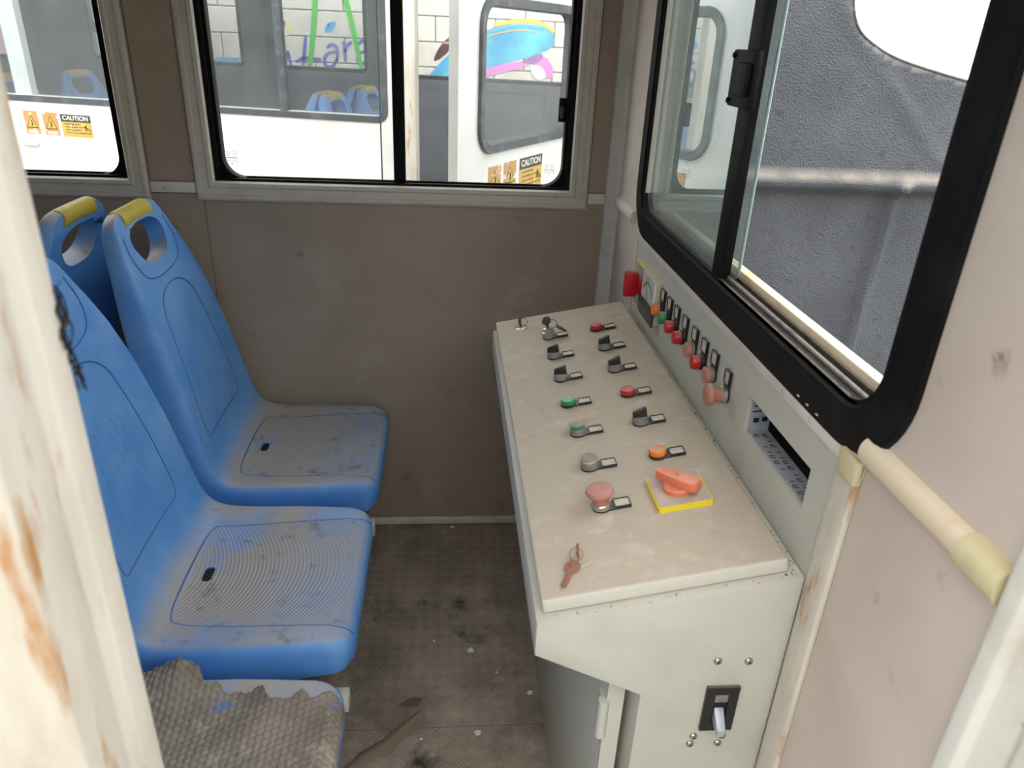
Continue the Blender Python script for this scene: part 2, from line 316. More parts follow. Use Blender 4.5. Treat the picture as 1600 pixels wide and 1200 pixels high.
def wall(holes, u0, u1, v0, v1, fn, t):
    """slab in (u, v) with rectangular holes (u0,u1,v0,v1), thickness t along w"""
    us = sorted({u0, u1, *[h[0] for h in holes], *[h[1] for h in holes]}); vs = sorted({v0, v1, *[h[2] for h in holes], *[h[3] for h in holes]})
    us = [u for u in us if u0 <= u <= u1]; vs = [v for v in vs if v0 <= v <= v1]
    inside = lambda i, j: 0 <= i < len(us)-1 and 0 <= j < len(vs)-1 and not any(h[0] <= (us[i]+us[i+1])/2 <= h[1] and h[2] <= (vs[j]+vs[j+1])/2 <= h[3] for h in holes)
    g = G()
    for i in range(len(us)-1):
        for j in range(len(vs)-1):
            if not inside(i, j): continue
            a, b, c, d = us[i], us[i+1], vs[j], vs[j+1]
            q = [(a, c), (b, c), (b, d), (a, d)]
            for w_ in (0, t): g.add([fn(u, v, w_) for u, v in q], [(0, 1, 2, 3)])
            for di, dj, e in ((-1, 0, ((a, c), (a, d))), (1, 0, ((b, c), (b, d))), (0, -1, ((a, c), (b, c))), (0, 1, ((a, d), (b, d)))):
                if not inside(i+di, j+dj): g.add([fn(*e[0], 0), fn(*e[1], 0), fn(*e[1], t), fn(*e[0], t)], [(0, 1, 2, 3)])
    me = bpy.data.meshes.new('m'); me.from_pydata(g.v, [], g.f)
    bm = bmesh.new(); bm.from_mesh(me); bmesh.ops.remove_doubles(bm, verts=bm.verts, dist=1e-5); bmesh.ops.recalc_face_normals(bm, faces=bm.faces); bm.to_mesh(me); bm.free()
    return me
def rrect(u0, u1, v0, v1, r, n=8):
    r = max(min(r, (u1-u0)/2-1e-4, (v1-v0)/2-1e-4), 1e-4); P = []
    for cu, cv, a0 in ((u1-r, v0+r, -PI/2), (u1-r, v1-r, 0), (u0+r, v1-r, PI/2), (u0+r, v0+r, PI)):
        for k in range(n+1):
            a = a0+PI/2*k/n; P.append((cu+r*math.cos(a), cv+r*math.sin(a)))
    return P
def ring(rect, r, prof, fn, n=8):
    """frame swept round a rounded rectangle; prof: closed list of (inset, w)"""
    u0, u1, v0, v1 = rect; g = G()
    rings = [[fn(u, v, w_) for u, v in rrect(u0+i, u1-i, v0+i, v1-i, max(r-i, .003) if r > .004 else .0005, n)] for i, w_ in prof]
    g.loops(rings, closed=True); return g
def mitred(rect, wdt, side, prof, fn):
    """one side of a mitred frame; prof (inset 0..wdt, w)"""
    u0, u1, v0, v1 = rect
    A = {'b': lambda i: ((u0+i, v0+i), (u1-i, v0+i)), 't': lambda i: ((u1-i, v1-i), (u0+i, v1-i)), 'l': lambda i: ((u0+i, v1-i), (u0+i, v0+i)), 'r': lambda i: ((u1-i, v0+i), (u1-i, v1-i))}[side]
    g = G(); e0 = []; e1 = []
    for i, w_ in prof:
        a, b = A(i); e0.append(fn(*a, w_)); e1.append(fn(*b, w_))
    return g.loops([e0, e1])
fB = lambda u, v, w_: (u, -w_, v)             # back wall: u = x, v = z, w out of the wall
fR = lambda u, v, w_: (-w_, u, v)             # right wall: u = y, v = z
def text_mesh(s, size, fn, m, depth=.0004, bold=0):
    c = bpy.data.curves.new('t', 'FONT'); c.body = s; c.size = size; c.align_x = 'CENTER'; c.align_y = 'CENTER'; c.extrude = depth; c.offset = bold
    o = bpy.data.objects.new('t', c); COL.objects.link(o); dg = bpy.context.evaluated_depsgraph_get()
    me = bpy.data.meshes.new_from_object(o.evaluated_get(dg)); bpy.data.objects.remove(o); bpy.data.curves.remove(c)
    for v in me.vertices: v.co = Vector(fn(v.co.x, v.co.y, v.co.z))
    me.materials.clear(); me.materials.append(M_[m]); return me

# ================================================================== THE SETTING
XL = -2.7                                    # far left end of the cabin
W2 = (-1.179, -.088, 1.104, 1.86)            # outer edge of the trim round the two side windows
W1 = (-2.52, -1.304, 1.104, 1.86)
CE = 1.98
def hole_of(W): return (W[0]+.05, W[1]-.05, W[2]+.045, W[3]-.05)
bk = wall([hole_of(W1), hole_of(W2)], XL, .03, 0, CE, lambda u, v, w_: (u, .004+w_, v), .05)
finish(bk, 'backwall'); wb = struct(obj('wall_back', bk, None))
# laminate panels on the back wall, with joints
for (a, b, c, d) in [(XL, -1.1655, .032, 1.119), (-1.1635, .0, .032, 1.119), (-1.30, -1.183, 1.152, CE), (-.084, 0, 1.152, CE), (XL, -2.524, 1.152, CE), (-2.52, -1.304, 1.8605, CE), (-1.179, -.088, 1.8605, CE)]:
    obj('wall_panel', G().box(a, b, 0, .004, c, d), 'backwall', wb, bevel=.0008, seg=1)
# right (front) wall
RW = (-1.425, -.315, 1.165, 1.84)
SLOT = (-1.332, -1.113, .984, 1.046)
rm = wall([(RW[0], RW[1], RW[2], RW[3]), SLOT], -1.80, .05, 0, CE, lambda u, v, w_: (w_, u, v), .03)
finish(rm, 'wall'); wr = struct(obj('wall_right', rm, None))
# near wall with the doorway the photograph is taken through
nm_ = wall([(-.728, -.0, -.4, 1.9)], XL, .03, -.3, CE, lambda u, v, w_: (u, -1.80+w_, v), .10)
finish(nm_, 'skin_worn'); wn = struct(obj('wall_front', nm_, None))
lw = wall([], -1.70, 0, 0, CE, lambda u, v, w_: (XL-w_, u, v), .04)
finish(lw, 'wall'); struct(obj('wall_left', lw, None))
struct(obj('ceiling', G().box(XL-.04, .03, -1.82, .054, CE, CE+.05), 'trim'))
fl = struct(obj('floor', G().box(XL, .03, -1.80, .004, -.05, 0), 'floor'))
# raised bars of the tread plate
g = G(); pit = .036
for i in range(int(1.35/pit)):
    for j in range(int(1.72/pit)):
        cx = -1.5+i*pit; cy = -1.71+j*pit; a = PI/4 if (i+j) % 2 else -PI/4; ca, sa = math.cos(a), math.sin(a)
        if cx > -.22: continue
        for k in range(4):
            o_ = (k-1.5)*.0075; L_ = .0125
            pts = []
            for (p, q, z) in ((-L_, -.0023, 0), (L_, -.0023, 0), (L_, .0023, 0), (-L_, .0023, 0), (-L_*.8, 0, .0017), (L_*.8, 0, .0017)):
                q += o_; pts.append((cx+p*ca-q*sa, cy+p*sa+q*ca, z))
            g.add(pts, [(0, 1, 5, 4), (1, 2, 5), (2, 3, 4, 5), (3, 0, 4)])
tb = obj('tread_bars', g, 'treadbar', fl); tb['kind'] = 'stuff'
obj('floor_seam', G().box(-1.5, -.2, -.8465, -.8450, -.001, .0008), 'trackbrown', fl)
struct(obj('baseboard_back', G().box(XL, -.0, -.012, .0, .004, .032), 'trim', bevel=.003))
# rails
def rail(n, g): return struct(obj(n, g, 'trim', bevel=.004))
rail('trim_rail_pillar', G().box(-1.302, -1.181, -.007, .001, 1.121, 1.151))
rail('trim_rail_corner', G().box(-.086, -.03, -.007, .001, 1.119, 1.150))
half = lambda w_, h: [(0, 0), (0, w_), (h*.35, w_*.92), (h*.8, w_*.62), (h, w_*.3), (h, 0)]
def rail_right(n, y0, y1, m, z0=1.120, z1=1.154, w_=.014):
    zc = (z0+z1)/2; h = (z1-z0)/2; P = [(h*math.cos(a), w_*math.sin(a)**.7 if math.sin(a) > 0 else 0) for a in [PI*k/10 for k in range(11)]]
    return struct(obj(n, G().loops([[(-b, y, zc+a) for a, b in P] for y in (y0, y1)]), m, angle=50))
rail_right('trim_rail_front', -.245, -.03, 'trim')
rail_right('trim_rail_door', -1.622, -1.436, 'cream', w_=.016)
o = rail_right('trim_rail_cap', -1.674, -1.618, 'beige', 1.117, 1.157, .020); o['label'] = 'beige end cap on the cream wall rail'
struct(obj('trim_sill_strip', G().box(-.007, 0, -1.438, -.34, 1.097, 1.122), 'trim', bevel=.002))
struct(obj('trim_wall_strip', G().box(-.010, 0, -1.436, -1.390, .0, 1.118), 'jamb', bevel=.004))
struct(obj('trim_strip_cap', G().box(-.0135, 0, -1.438, -1.395, 1.086, 1.1205), 'beige', bevel=.004), 'beige plastic cap at the top of the vertical strip')
# corner post
g = G(); P = [(-.004, -.030), (-.030, -.004), (-.0465, -.0045), (-.046, -.018), (-.022, -.044), (-.005, -.046)]
g.loops([[(x, y, z) for x, y in [(0, -.036), (-.012, -.034), (-.034, -.012), (-.036, 0), (0, 0)]] for z in (0, CE)])
struct(obj('trim_corner_post', g, 'trim'))

# side windows: mitred grey trim, black gasket, panes
TP = [(0, -.001), (0, .008), (.006, .012), (.014, .012), (.017, .009), (.034, .009), (.038, .013), (.048, .012), (.052, .006), (.052, -.001)]
def side_window(idx, W, panes, div, ri):
    wnd = struct(thing('window_%d' % idx, 'side window in grey mitred trim', 'window', ((W[0]+W[1])/2, .03, W[2])))
    del wnd['category']
    for sd in 'blrt': obj('trim_side', mitred(W, .052, sd, TP, fB), 'trimgrey', wnd, angle=30)
    inn = hole_of(W)
    gk = ring(inn, .002, [(0, .0), (.014, -.002), (.014, -.05), (0, -.052)], fB)
    obj('gasket', gk, 'gasket', wnd)
    g2 = G(); # rounded inner gasket
    i2 = (inn[0]+.002, inn[1]-.002, inn[2]+.002, inn[3]-.002)
    outer = rrect(*i2, .0005, 8); inner = rrect(i2[0]+.022, i2[1]-.022, i2[2]+.012, i2[3]-.02, ri, 8)
    g2.loops([[fB(u, v, -.014) for u, v in outer], [fB(u, v, -.014) for u, v in inner], [fB(u, v, -.046) for u, v in inner], [fB(u, v, -.046) for u, v in outer]], closed=True)
    obj('frame', g2, 'gasket', wnd, angle=50)
    for (a, b, dp) in panes:
        obj('pane', G().add([fB(a, i2[2]+.008, -dp), fB(b, i2[2]+.008, -dp), fB(b, i2[3]-.01, -dp), fB(a, i2[3]-.01, -dp)], [(0, 1, 2, 3)]), 'glass', wnd)
    for (a, b) in div: obj('divider', G().box(a, b, .012, .044, i2[2], i2[3]), 'gasket', wnd, bevel=.002)
    return wnd
wA = side_window(1, W1, [(W1[0]+.06, -1.9, .024), (-1.93, W1[1]-.06, .036)], [(-1.93, -1.90)], .05)
wB = side_window(2, W2, [(W2[0]+.06, -.625, .024), (-.675, W2[1]-.06, .038)], [(-.639, -.607)], .055)
obj('pane_edge', G().box(-.676, -.672, .0365, .0395, 1.162, 1.80), 'glass_edge', wB)
# latch on the right pane of the near window
lt = obj('latch', G().box(-.181, -.160, .018, .036, 1.340, 1.403), 'gasket', wB, bevel=.002)
obj('latch_slider', G().box(-.177, -.168, .010, .020, 1.350, 1.381), 'blackp', lt, bevel=.002)
g = ring((-.146, -.1205, 1.356, 1.388), .002, [(0, -.030), (0, -.020), (.0045, -.020), (.0045, -.030)], fB); g.box(-.1285, -.121, .020, .030, 1.358, 1.386)
obj('latch_catch', g, 'gasket', wB)
# maker's marks etched on the glass
def etched(cx, cz, y, parent, sc=1.0):
    g = G()
    for dx in (-.009, .009):
        g.loops([[(cx+sc*(dx+r*math.cos(2*PI*k/14)), y, cz+sc*(.012+r*math.sin(2*PI*k/14))) for k in range(14)] for r in (.0062, .0054)], False, False)
        g.box(cx+sc*(dx-.003), cx+sc*(dx+.003), y, y+.0002, cz+sc*.0114, cz+sc*.0126)
    x = -.016
    while x < .015:
        wd = random.uniform(.002, .006); g.box(cx+sc*x, cx+sc*(x+wd), y, y+.0002, cz+sc*.0005, cz+sc*.0025)
        if x < .008: g.box(cx+sc*x, cx+sc*(x+wd*.7), y, y+.0002, cz+sc*-.0065, cz+sc*-.0048)
        x += wd+.0012
    g.loops([[(cx+sc*(.0135+r*math.cos(2*PI*k/12)*.8), y, cz+sc*(-.0055+r*math.sin(2*PI*k/12))) for k in range(12)] for r in (.0045, .0038)], False, False)
    g.box(cx-.002*sc, cx+.003*sc, y, y+.0002, cz-.0125*sc, cz-.011*sc)
    obj('etched_mark', g, 'ink', parent)
etched(-1.083, 1.213, .0232, wB, 1.1); etched(-.196, 1.205, .0372, wB, .9)

# front window: wide black rubber, fixed pane, sliding pane pushed open, track
FWn = struct(thing('window_3', 'black rubber framed sliding front window, pane pushed open', 'window', (0, -.87, 1.108))); del FWn['category']
OUT = (-1.492, -.245, 1.108, 1.90)
g = ring(OUT, .125, [(0, .001), (.002, .006), (.01, .0085), (.046, .0075), (.050, .0095), (.057, .0095), (.060, .004), (.066, .004), (.067, -.006), (.067, -.034), (.0, -.034)], fR, 12)
obj('rubber_frame', g, 'black', FWn, angle=30)
def ypane(y0, y1, z0, z1, x, r=0): return G().add([(x, y0, z0), (x, y1, z0), (x, y1, z1), (x, y0, z1)], [(0, 1, 2, 3)])
obj('fixed_pane', ypane(-.875, -.30, 1.165, 1.85, .006), 'glass_front', FWn)
pp = rrect(-.918, -.33, 1.172, 1.85, .03, 6)
obj('sliding_pane', G().add([(.022, a, b) for a, b in pp], [tuple(range(len(pp)))]), 'glass_front', FWn)
ed = [p for p in pp if p[0] < -.62]
obj('sliding_pane_edge', G().tube([(.022, a, b) for a, b in sorted(ed, key=lambda q: q[1]) if a < -.88], .0028, 6), 'glass_edge', FWn)
obj('divider', G().box(.000, .016, -.898, -.842, 1.150, 1.87), 'black', FWn, bevel=.003)
lt = obj('latch', G().prism([(-.921, 1.459), (-.818, 1.459), (-.818, 1.547), (-.921, 1.547)], fR, 0, .013), 'gasket', FWn, bevel=.004)
obj('latch_slider', G().box(-.021, -.010, -.912, -.862, 1.478, 1.528), 'gasket', lt, bevel=.003)
for z in (1.468, 1.538): obj('latch_screw', G().lathe([(.0045, 0), (.0045, .003), (.002, .004)], (-.013, -.827, z), (0, 1, 0), (0, 0, 1), (-1, 0, 0), 10), 'gasket', lt)
# sill inside the opening: strips, running from room to outside
g = G().box(-.004, .004, -1.41, -.90, 1.158, 1.1745); obj('track_strip', g, 'trackbrown', FWn)
obj('track_groove', G().box(.004, .034, -1.418, -.34, 1.155, 1.170), 'trackbrown', FWn)
obj('track_rail', G().tube([(.012, -1.40, 1.178), (.012, -.90, 1.178)], .003, 8).box(.0095, .0145, -1.40, -.90, 1.165, 1.178), 'alu', FWn)
obj('track_rail', G().box(.026, .028, -1.41, -.36, 1.165, 1.180), 'trackbrown', FWn)
obj('outer_ledge', G().box(.033, .052, -1.44, -.30, 1.150, 1.190), 'cream', FWn, bevel=.003)
for k in range(3): obj('staple', G().box(-.0095, -.007, -1.262-k*.028-.006, -1.262-k*.028, 1.1220, 1.1232), 'scrap', FWn)

# door jambs: painted, rusty edges of the opening
def jamb(n, P, m='jamb'):
    return struct(obj(n, G().loops([[(x, y, z) for x, y in P] for z in (-.05, 1.9)]), m, bevel=.0025, seg=2))
jl = jamb('trim_jamb_left', [(-.765, -1.69), (-.726, -1.69), (-.7205, -1.697), (-.7205, -1.722), (-.727, -1.727), (-.727, -1.744), (-.716, -1.75), (-.712, -1.800), (-.718, -1.806), (-.765, -1.806)])
g = G(); r9 = random.Random(9)
for k in range(20):
    z = 1.345+.06*r9.random(); y = -1.700+.006*r9.random(); q = [(-.7205, y, z)]
    for _ in range(4): q.append((q[-1][0]+r9.uniform(.0002, .0016), q[-1][1]+r9.uniform(-.003, .003), q[-1][2]+r9.uniform(-.008, .006)))
    g.tube(q, r9.uniform(.0004, .0009), 5)
df = obj('dirt_fluff', g, 'dark', jl); df['kind'] = 'stuff'
jamb('trim_jamb_right', [(.02, -1.676), (-.012, -1.676), (-.018, -1.682), (-.018, -1.701), (-.010, -1.706), (-.008, -1.735), (-.001, -1.74), (.02, -1.74)], 'trim')
jamb('trim_jamb_hinge', [(.02, -1.744), (-.010, -1.744), (-.016, -1.748), (-.016, -1.768), (-.008, -1.774), (-.008, -1.83), (.02, -1.83)], 'jamb')

# ================================================================== CONTROL CONSOLE
DL = (-.36, .866); DR = (-.028, .931)        # front and back top edge of the sloped desk (x, z)
DY0, DY1 = -1.372, -.308
sl = Vector((DR[0]-DL[0], 0, DR[1]-DL[1])); LEN = sl.length; EX = sl.normalized(); EN = Vector((-EX.z, 0, EX.x))
con = thing('control_console', 'pale grey metal control console with sloped dusty desk full of push buttons', 'console', (-.19, -.85, 0))
th = .024
pr = [(DL[0], DL[1]), (DR[0], DR[1]), (DR[0]-EN.x*th, DR[1]-EN.z*th), (DL[0]-EN.x*th, DL[1]-EN.z*th)]
obj('desk_top', G().loops([[(x, y, z) for x, z in pr] for y in (DY0, DY1)]), 'desk', con, bevel=.004, seg=3)
# body: solid apron with the overhang, recessed lower cabinet
by0, by1 = -1.386, -.300
bt = lambda x: DL[1]+(x-DL[0])*(EX.z/EX.x)-th-.0025
bp = [(-.366, bt(-.366)), (-.006, bt(-.006)), (-.006, 0), (-.208, 0), (-.208, .700), (-.366, .782)]
obj('apron', G().loops([[(x, y, z) for x, z in bp] for y in (by0, by1)]), 'console', con, bevel=.002)
obj('front_panel', G().box(-.236, -.209, -1.30, by1, .0, .712), 'console', con)
dr = obj('cabinet_door', G().box(-.246, -.2365, -1.345, -.34, .02, .716), 'console', con, bevel=.002)
hg = G().tube([(-.250, -1.352, .580), (-.250, -1.352, .655)], .0085, 12); hg.box(-.252, -.228, -1.352, -1.325, .585, .65)
obj('hinge', hg, 'console', dr)
obj('door_edge', G().box(-.246, -.220, -1.353, -1.3445, .02, .714), 'console', dr)
# back panel with slot
pm_ = wall([SLOT], by0, by1-.02, .885, 1.0965, lambda u, v, w_: (-.0045+w_, u, v), .0045); finish(pm_, 'console'); obj('back_panel', pm_, None, con)
obj('panel_lip', G().tube([(-.004, by0, 1.0955), (-.004, by1-.02, 1.0955)], .0022, 8), 'console', con)
obj('panel_end_strip', G().box(-.008, 0, by1-.020, by1-.012, .885, 1.097), 'trim', con)
# inside the slot: perforated radio cage
cage = obj('radio_cage', G().box(0.0005, .036, SLOT[0]-.001, SLOT[1]+.001, .9842, .9855).box(.0005, .036, SLOT[1]-.0012, SLOT[1], .9855, 1.045), 'zinc', con)
obj('cage_void', G().box(.090, .094, SLOT[0]-.006, SLOT[1]+.006, .975, 1.056).box(.030, .092, SLOT[0]-.006, SLOT[0]-.002, .975, 1.056).box(.030, .092, SLOT[1]+.002, SLOT[1]+.006, .975, 1.056).box(.030, .092, SLOT[0]-.004, SLOT[1]+.004, 1.052, 1.056).box(.030, .092, SLOT[0]-.004, SLOT[1]+.004, .975, .980), 'dark', con)
g = G(); rnd = random.Random(3)
for k in range(12):
    y = SLOT[0]+.014+k*.0165
    for (x, t) in ((.010, 'u'), (.024, 'i')):
        if rnd.random() < .2: continue
        ln = .007
        g.box(x-ln*.5, x+ln*.5, y, y+.0011, .9855, .9862)
        if rnd.random() < .7:
            g.box(x-ln*.5, x+ln*.5, y+.0062, y+.0073, .9855, .9862); g.box(x-ln*.5-.0010, x-ln*.5, y, y+.0073, .9855, .9862)
for (x, z) in ((.008, 1.0), (.022, 1.002)): g.box(x, x+.009, SLOT[1]-.002, SLOT[1]-.0012, z, z+.008)
for z in (1.018, 1.028, 1.036): g.prism([(.004, z), (.026, z+.003), (.026, z+.006), (.004, z+.002)], lambda u, v, w_: (u, SLOT[1]-.0012-w_, v), 0, .0006)
obj('cage_cutouts', g, 'dark', cage)
# side switch and screws
FN = by0
sw = obj('breaker_switch', ring((-.1115, -.0625, .628, .715), .004, [(0, 0), (0, .005), (.014, .0055), (.015, -.0), ], lambda u, v, w_: (u-.0, FN-w_, v), 4), 'blackp', con)
obj('switch_recess', G().box(-.098, -.076, FN-.0012, FN, .641, .702), 'dark', sw)
obj('switch_label', G().box(-.097, -.077, FN-.003, FN-.0012, .684, .700), 'bezel', sw)
g = G().loops([[(x, FN-.001, z) for x, z in ((-.0945, .648), (-.0795, .648), (-.0795, .672), (-.0945, .672))], [(x, FN-.024, z) for x, z in ((-.093, .636), (-.081, .636), (-.081, .649), (-.093, .649))]])
obj('switch_lever', g, 'zinc', sw, bevel=.0015)
for (x, z) in ((-.1035, .763), (-.058, .761), (-.1165, .612), (-.0725, .612), (-.1195, .596), (-.0765, .596)):
    s_ = obj('screw', G().lathe([(.0062, 0), (.0060, .0016), (.0045, .0034), (.002, .0042)], (x, FN, z), (1, 0, 0), (0, 0, 1), (0, -1, 0), 16), 'steel', con)
    obj('screw_cross', G().box(x-.0022, x+.0022, FN-.0045, FN-.0040, z-.0005, z+.0005).box(x-.0005, x+.0005, FN-.0045, FN-.0040, z-.0022, z+.0022), 'dark', s_)

class Fr:
    def __init__(s, o, ex, ey, n): s.o, s.ex, s.ey, s.n = map(Vector, (o, ex, ey, n))
    def __call__(s, a, b, c): return s.o+s.ex*a+s.ey*b+s.n*c
    def lathe(s, prof, n=24, c=(0, 0)): return G().lathe(prof, s(c[0], c[1], 0), s.ex, s.ey, s.n, n)
def desk_frame(x, y):
    t = (x-DL[0])/EX.x; return Fr((x, y, DL[1]+t*EX.z), EX, (0, 1, 0), EN)
def panel_frame(y, z): return Fr((-.0045, y, z), (0, 0, 1), (0, -1, 0), (-1, 0, 0))
def base_of(fr, kind, r=.0155, tag_at=.032, hw=.0135, hh=.0115):
    """black legend plate: round end under the button, framed tag beside it"""
    P = [(r*math.cos(a), r*math.sin(a)) for a in [PI*.30+PI*1.40*k/16 for k in range(17)]]
    P = [(tag_at+hw, hh)] + [(r*.75, hh)] + P[1:-1] + [(r*.75, -hh), (tag_at+hw, -hh)]
    b = obj(kind, G().prism(P, fr, 0, .0035), 'blackp', con, bevel=.0007, seg=1)
    fg = G(); a0, a1 = tag_at-hw+.001, tag_at+hw
    fg.loops([[fr(u, v, w_) for u, v in ((a0+i, -hh+i), (a1-i, -hh+i), (a1-i, hh-i), (a0+i, hh-i))] for i, w_ in ((0, .0035), (0, .0060), (.0016, .0060), (.0016, .0035))], closed=True)
    obj('tag_frame', fg, 'blackp', b)
    obj('tag_insert', G().box(a0+.0016, a1-.0016, -hh+.0016, hh-.0016, .0035, .0045, fr), 'tag', b)
    return b
def push(fr, colour, tall=False, ringed=False):
    b = base_of(fr, 'push_button')
    if ringed:
        obj('bezel', fr.lathe([(.0148, .0035), (.0148, .013), (.0138, .0145), (.0125, .0145)]), 'bezel', b)
        obj('button_cap', fr.lathe([(.0126, .0145), (.0130, .0155), (.0130, .0195), (.0120, .0205)]), colour, b)
        obj('bezel_rim', fr.lathe([(.0138, .0200), (.0140, .0212), (.0125, .0222), (.009, .0216)]), 'bezel', b)
    else:
        obj('bezel', fr.lathe([(.0150, .0035), (.0152, .006), (.0146, .0065)]), 'blackp', b)
        obj('button_cap', fr.lathe([(.0142, .006), (.0144, .0130), (.0134, .0146), (.010, .0150)]), colour, b)
    return b
def selector(fr, ang=.35):
    b = base_of(fr, 'selector_switch')
    obj('bezel', fr.lathe([(.0150, .0035), (.0150, .0125), (.0142, .0145), (.010, .0150)]), 'bezel', b)
    g = G(); ca, sa = math.cos(ang), math.sin(ang); R2 = lambda a, c: (a*ca-c*sa, a*sa+c*ca)
    top = []
    for (h, hl, hw_) in ((.0145, .0132, .0050), (.026, .0128, .0040), (.030, .0118, .0034)):
        top.append([fr(*R2(a, c), h+(a*.32 if h > .015 else 0)) for a, c in ((-hl, -hw_), (hl, -hw_), (hl, hw_), (-hl, hw_))])
    g.loops(top); obj('lever', g, 'knob', b, bevel=.0012)
    return b
def mushroom(fr, m='mush', rr=.0215):
    b = base_of(fr, 'emergency_button')
    obj('bezel', fr.lathe([(.0155, .0035), (.0155, .010), (.014, .012)]), 'chrome', b)
    obj('button_stem', fr.lathe([(.0128, .010), (.0135, .024), (.015, .027)]), m, b)
    obj('button_cap', fr.lathe([(.015, .0262), (rr, .0285), (rr+.001, .0315), (rr-.001, .036), (rr-.006, .0385), (.006, .0395)], 32), m, b)
    return b
# left column, from the back wall
YS = [-.475, -.595, -.715, -.835, -.953, -1.072, -1.190]
ks = base_of(desk_frame(-.240, YS[0]), 'key_switch'); fk = desk_frame(-.240, YS[0])
obj('lock_barrel', fk.lathe([(.0150, .0035), (.0150, .011), (.0165, .0125), (.0165, .017), (.0128, .019), (.0125, .026), (.009, .028)]), 'chrome', ks)
selector(desk_frame(-.243, YS[1]), -.25); selector(desk_frame(-.243, YS[2]), -.25)
push(desk_frame(-.245, YS[3]), 'green'); push(desk_frame(-.244, YS[4]), 'green', ringed=True)
push(desk_frame(-.243, YS[5]), 'white', ringed=True); mushroom(desk_frame(-.245, YS[6]))
# right column
push(desk_frame(-.125, YS[0]), 'red'); selector(desk_frame(-.127, YS[1]), -.05); selector(desk_frame(-.128, YS[2]), -.05)
push(desk_frame(-.126, YS[3]), 'red'); selector(desk_frame(-.129, YS[4]), -.1); push(desk_frame(-.127, YS[5]), 'orange')
# main rotary switch on its yellow square plate
fm = desk_frame(-.124, -1.187)
ms = obj('main_switch', G().prism(rrect(-.0425, .0425, -.0425, .0425, .004, 4), fm, 0, .009), 'yellow', con)
obj('switch_plate', G().prism(rrect(-.0405, .0405, -.0405, .0405, .004, 4), fm, .009, .0105), 'plate', ms)
obj('dial_base', fm.lathe([(.024, .0105), (.024, .017), (.0215, .0195)], 28), 'handle_or', ms)
g = G(); a = -.85; ca, sa = math.cos(a), math.sin(a); R2 = lambda p, q: (p*ca-q*sa, p*sa+q*ca)
HP = [(-.037, -.008), (.004, -.0125), (.030, -.013), (.037, -.009), (.037, .009), (.030, .013), (.004, .0125), (-.037, .008)]
g.loops([[fm(*R2(p, q), h) for p, q in HP] for h in (.019, .036)]); hd = obj('rotary_handle', g, 'handle_or', ms, bevel=.0025)
obj('handle_screw', fm.lathe([(.0035, .036), (.0035, .0366)], 10, R2(.0, .0)), 'mush', hd)
# locks at both ends of the desk lid
def lock(x, y, flat):
    f = desk_frame(x, y); return obj('lid_lock', f.lathe([(.0165, 0), (.0160, .0012), (.0125, .0026), (.005, .003)] if not flat else [(.0185, 0), (.0182, .0008), (.007, .0010)]), 'chrome' if not flat else 'desk', con), f
_, f1 = lock(-.300, -.378, False); _, f2 = lock(-.2985, -1.300, True)
# back panel: knob, meter, lamps
fp = panel_frame(-.395, 1.005)
kb = obj('knob_plate', G().prism([(-.06, -.045), (.045, -.045), (.045, .045), (-.06, .045)], lambda a, b, c: fp(a, b, c), 0, .004), 'metergrey', con, bevel=.001)
obj('knob_plate_rim', G().loops([[fp(u, v, w_) for u, v in ((-.06-i, -.045-i), (.045+i, -.045-i), (.045+i, .045+i), (-.06-i, .045+i))] for i, w_ in ((0, .0), (.002, 0), (.002, .005), (0, .005))], closed=True), 'yellow', kb)
obj('knob_collar', fp.lathe([(.026, .004), (.026, .012), (.023, .014)], 28), 'red', kb)
obj('knob_grip', G().prism([(-.030, -.011), (.030, -.011), (.034, 0), (.030, .011), (-.030, .011), (-.034, 0)], fp, .013, .044), 'red', kb, bevel=.004)
fv = panel_frame(-.505, 1.008)
mt = obj('panel_meter', G().prism(rrect(-.052, .055, -.062, .070, .004, 4), fv, 0, .012), 'meterbeige', con, bevel=.0015)
obj('meter_dial', G().box(-.008, .046, -.050, .048, .012, .0135, fv), 'meterface', mt)
obj('meter_cover', G().box(-.052, -.012, -.062, .070, .012, .017, fv), 'meterdark', mt, bevel=.001)
obj('meter_side_label', G().box(-.008, .046, .050, .062, .012, .0135, fv), 'scrap', mt)
g = G()
for k in range(13):
    a = PI*.2+PI*.6*k/12; g.tube([fv(-.02+.050*math.sin(a), .05*math.cos(a), .0138), fv(-.02+.056*math.sin(a), .056*math.cos(a), .0138)], .0006, 4)
g.tube([fv(-.02+.050*math.sin(PI*.2+PI*.6*k/16), .05*math.cos(PI*.2+PI*.6*k/16), .0138) for k in range(17)], .0006, 4); g.tube([fv(-.008, 0, .0139), fv(.034, -.018, .0139)], .0006, 4)
obj('meter_scale', g, 'ink', mt)
for y, c in ((-.598, 'orange'), (-.653, 'green'), (-.708, 'red'), (-.769, 'red'), (-.833, 'salmon'), (-.893, 'red'), (-.951, 'salmon')):
    f = panel_frame(y, 1.010); b = base_of(f, 'indicator_lamp', .0150, .032, .0135, .0142)
    obj('bezel', f.lathe([(.0150, .0035), (.0150, .010), (.0140, .011)]), 'bezel' if c == 'salmon' else 'blackp', b)
    obj('button_cap', f.lathe([(.0135, .010), (.0138, .022), (.0126, .0245), (.008, .025)] if c != 'salmon' else [(.0145, .010), (.0148, .018), (.012, .0195), (.007, .019)]), c, b)
mushroom(panel_frame(-1.022, 1.005), 'mush', .0195)

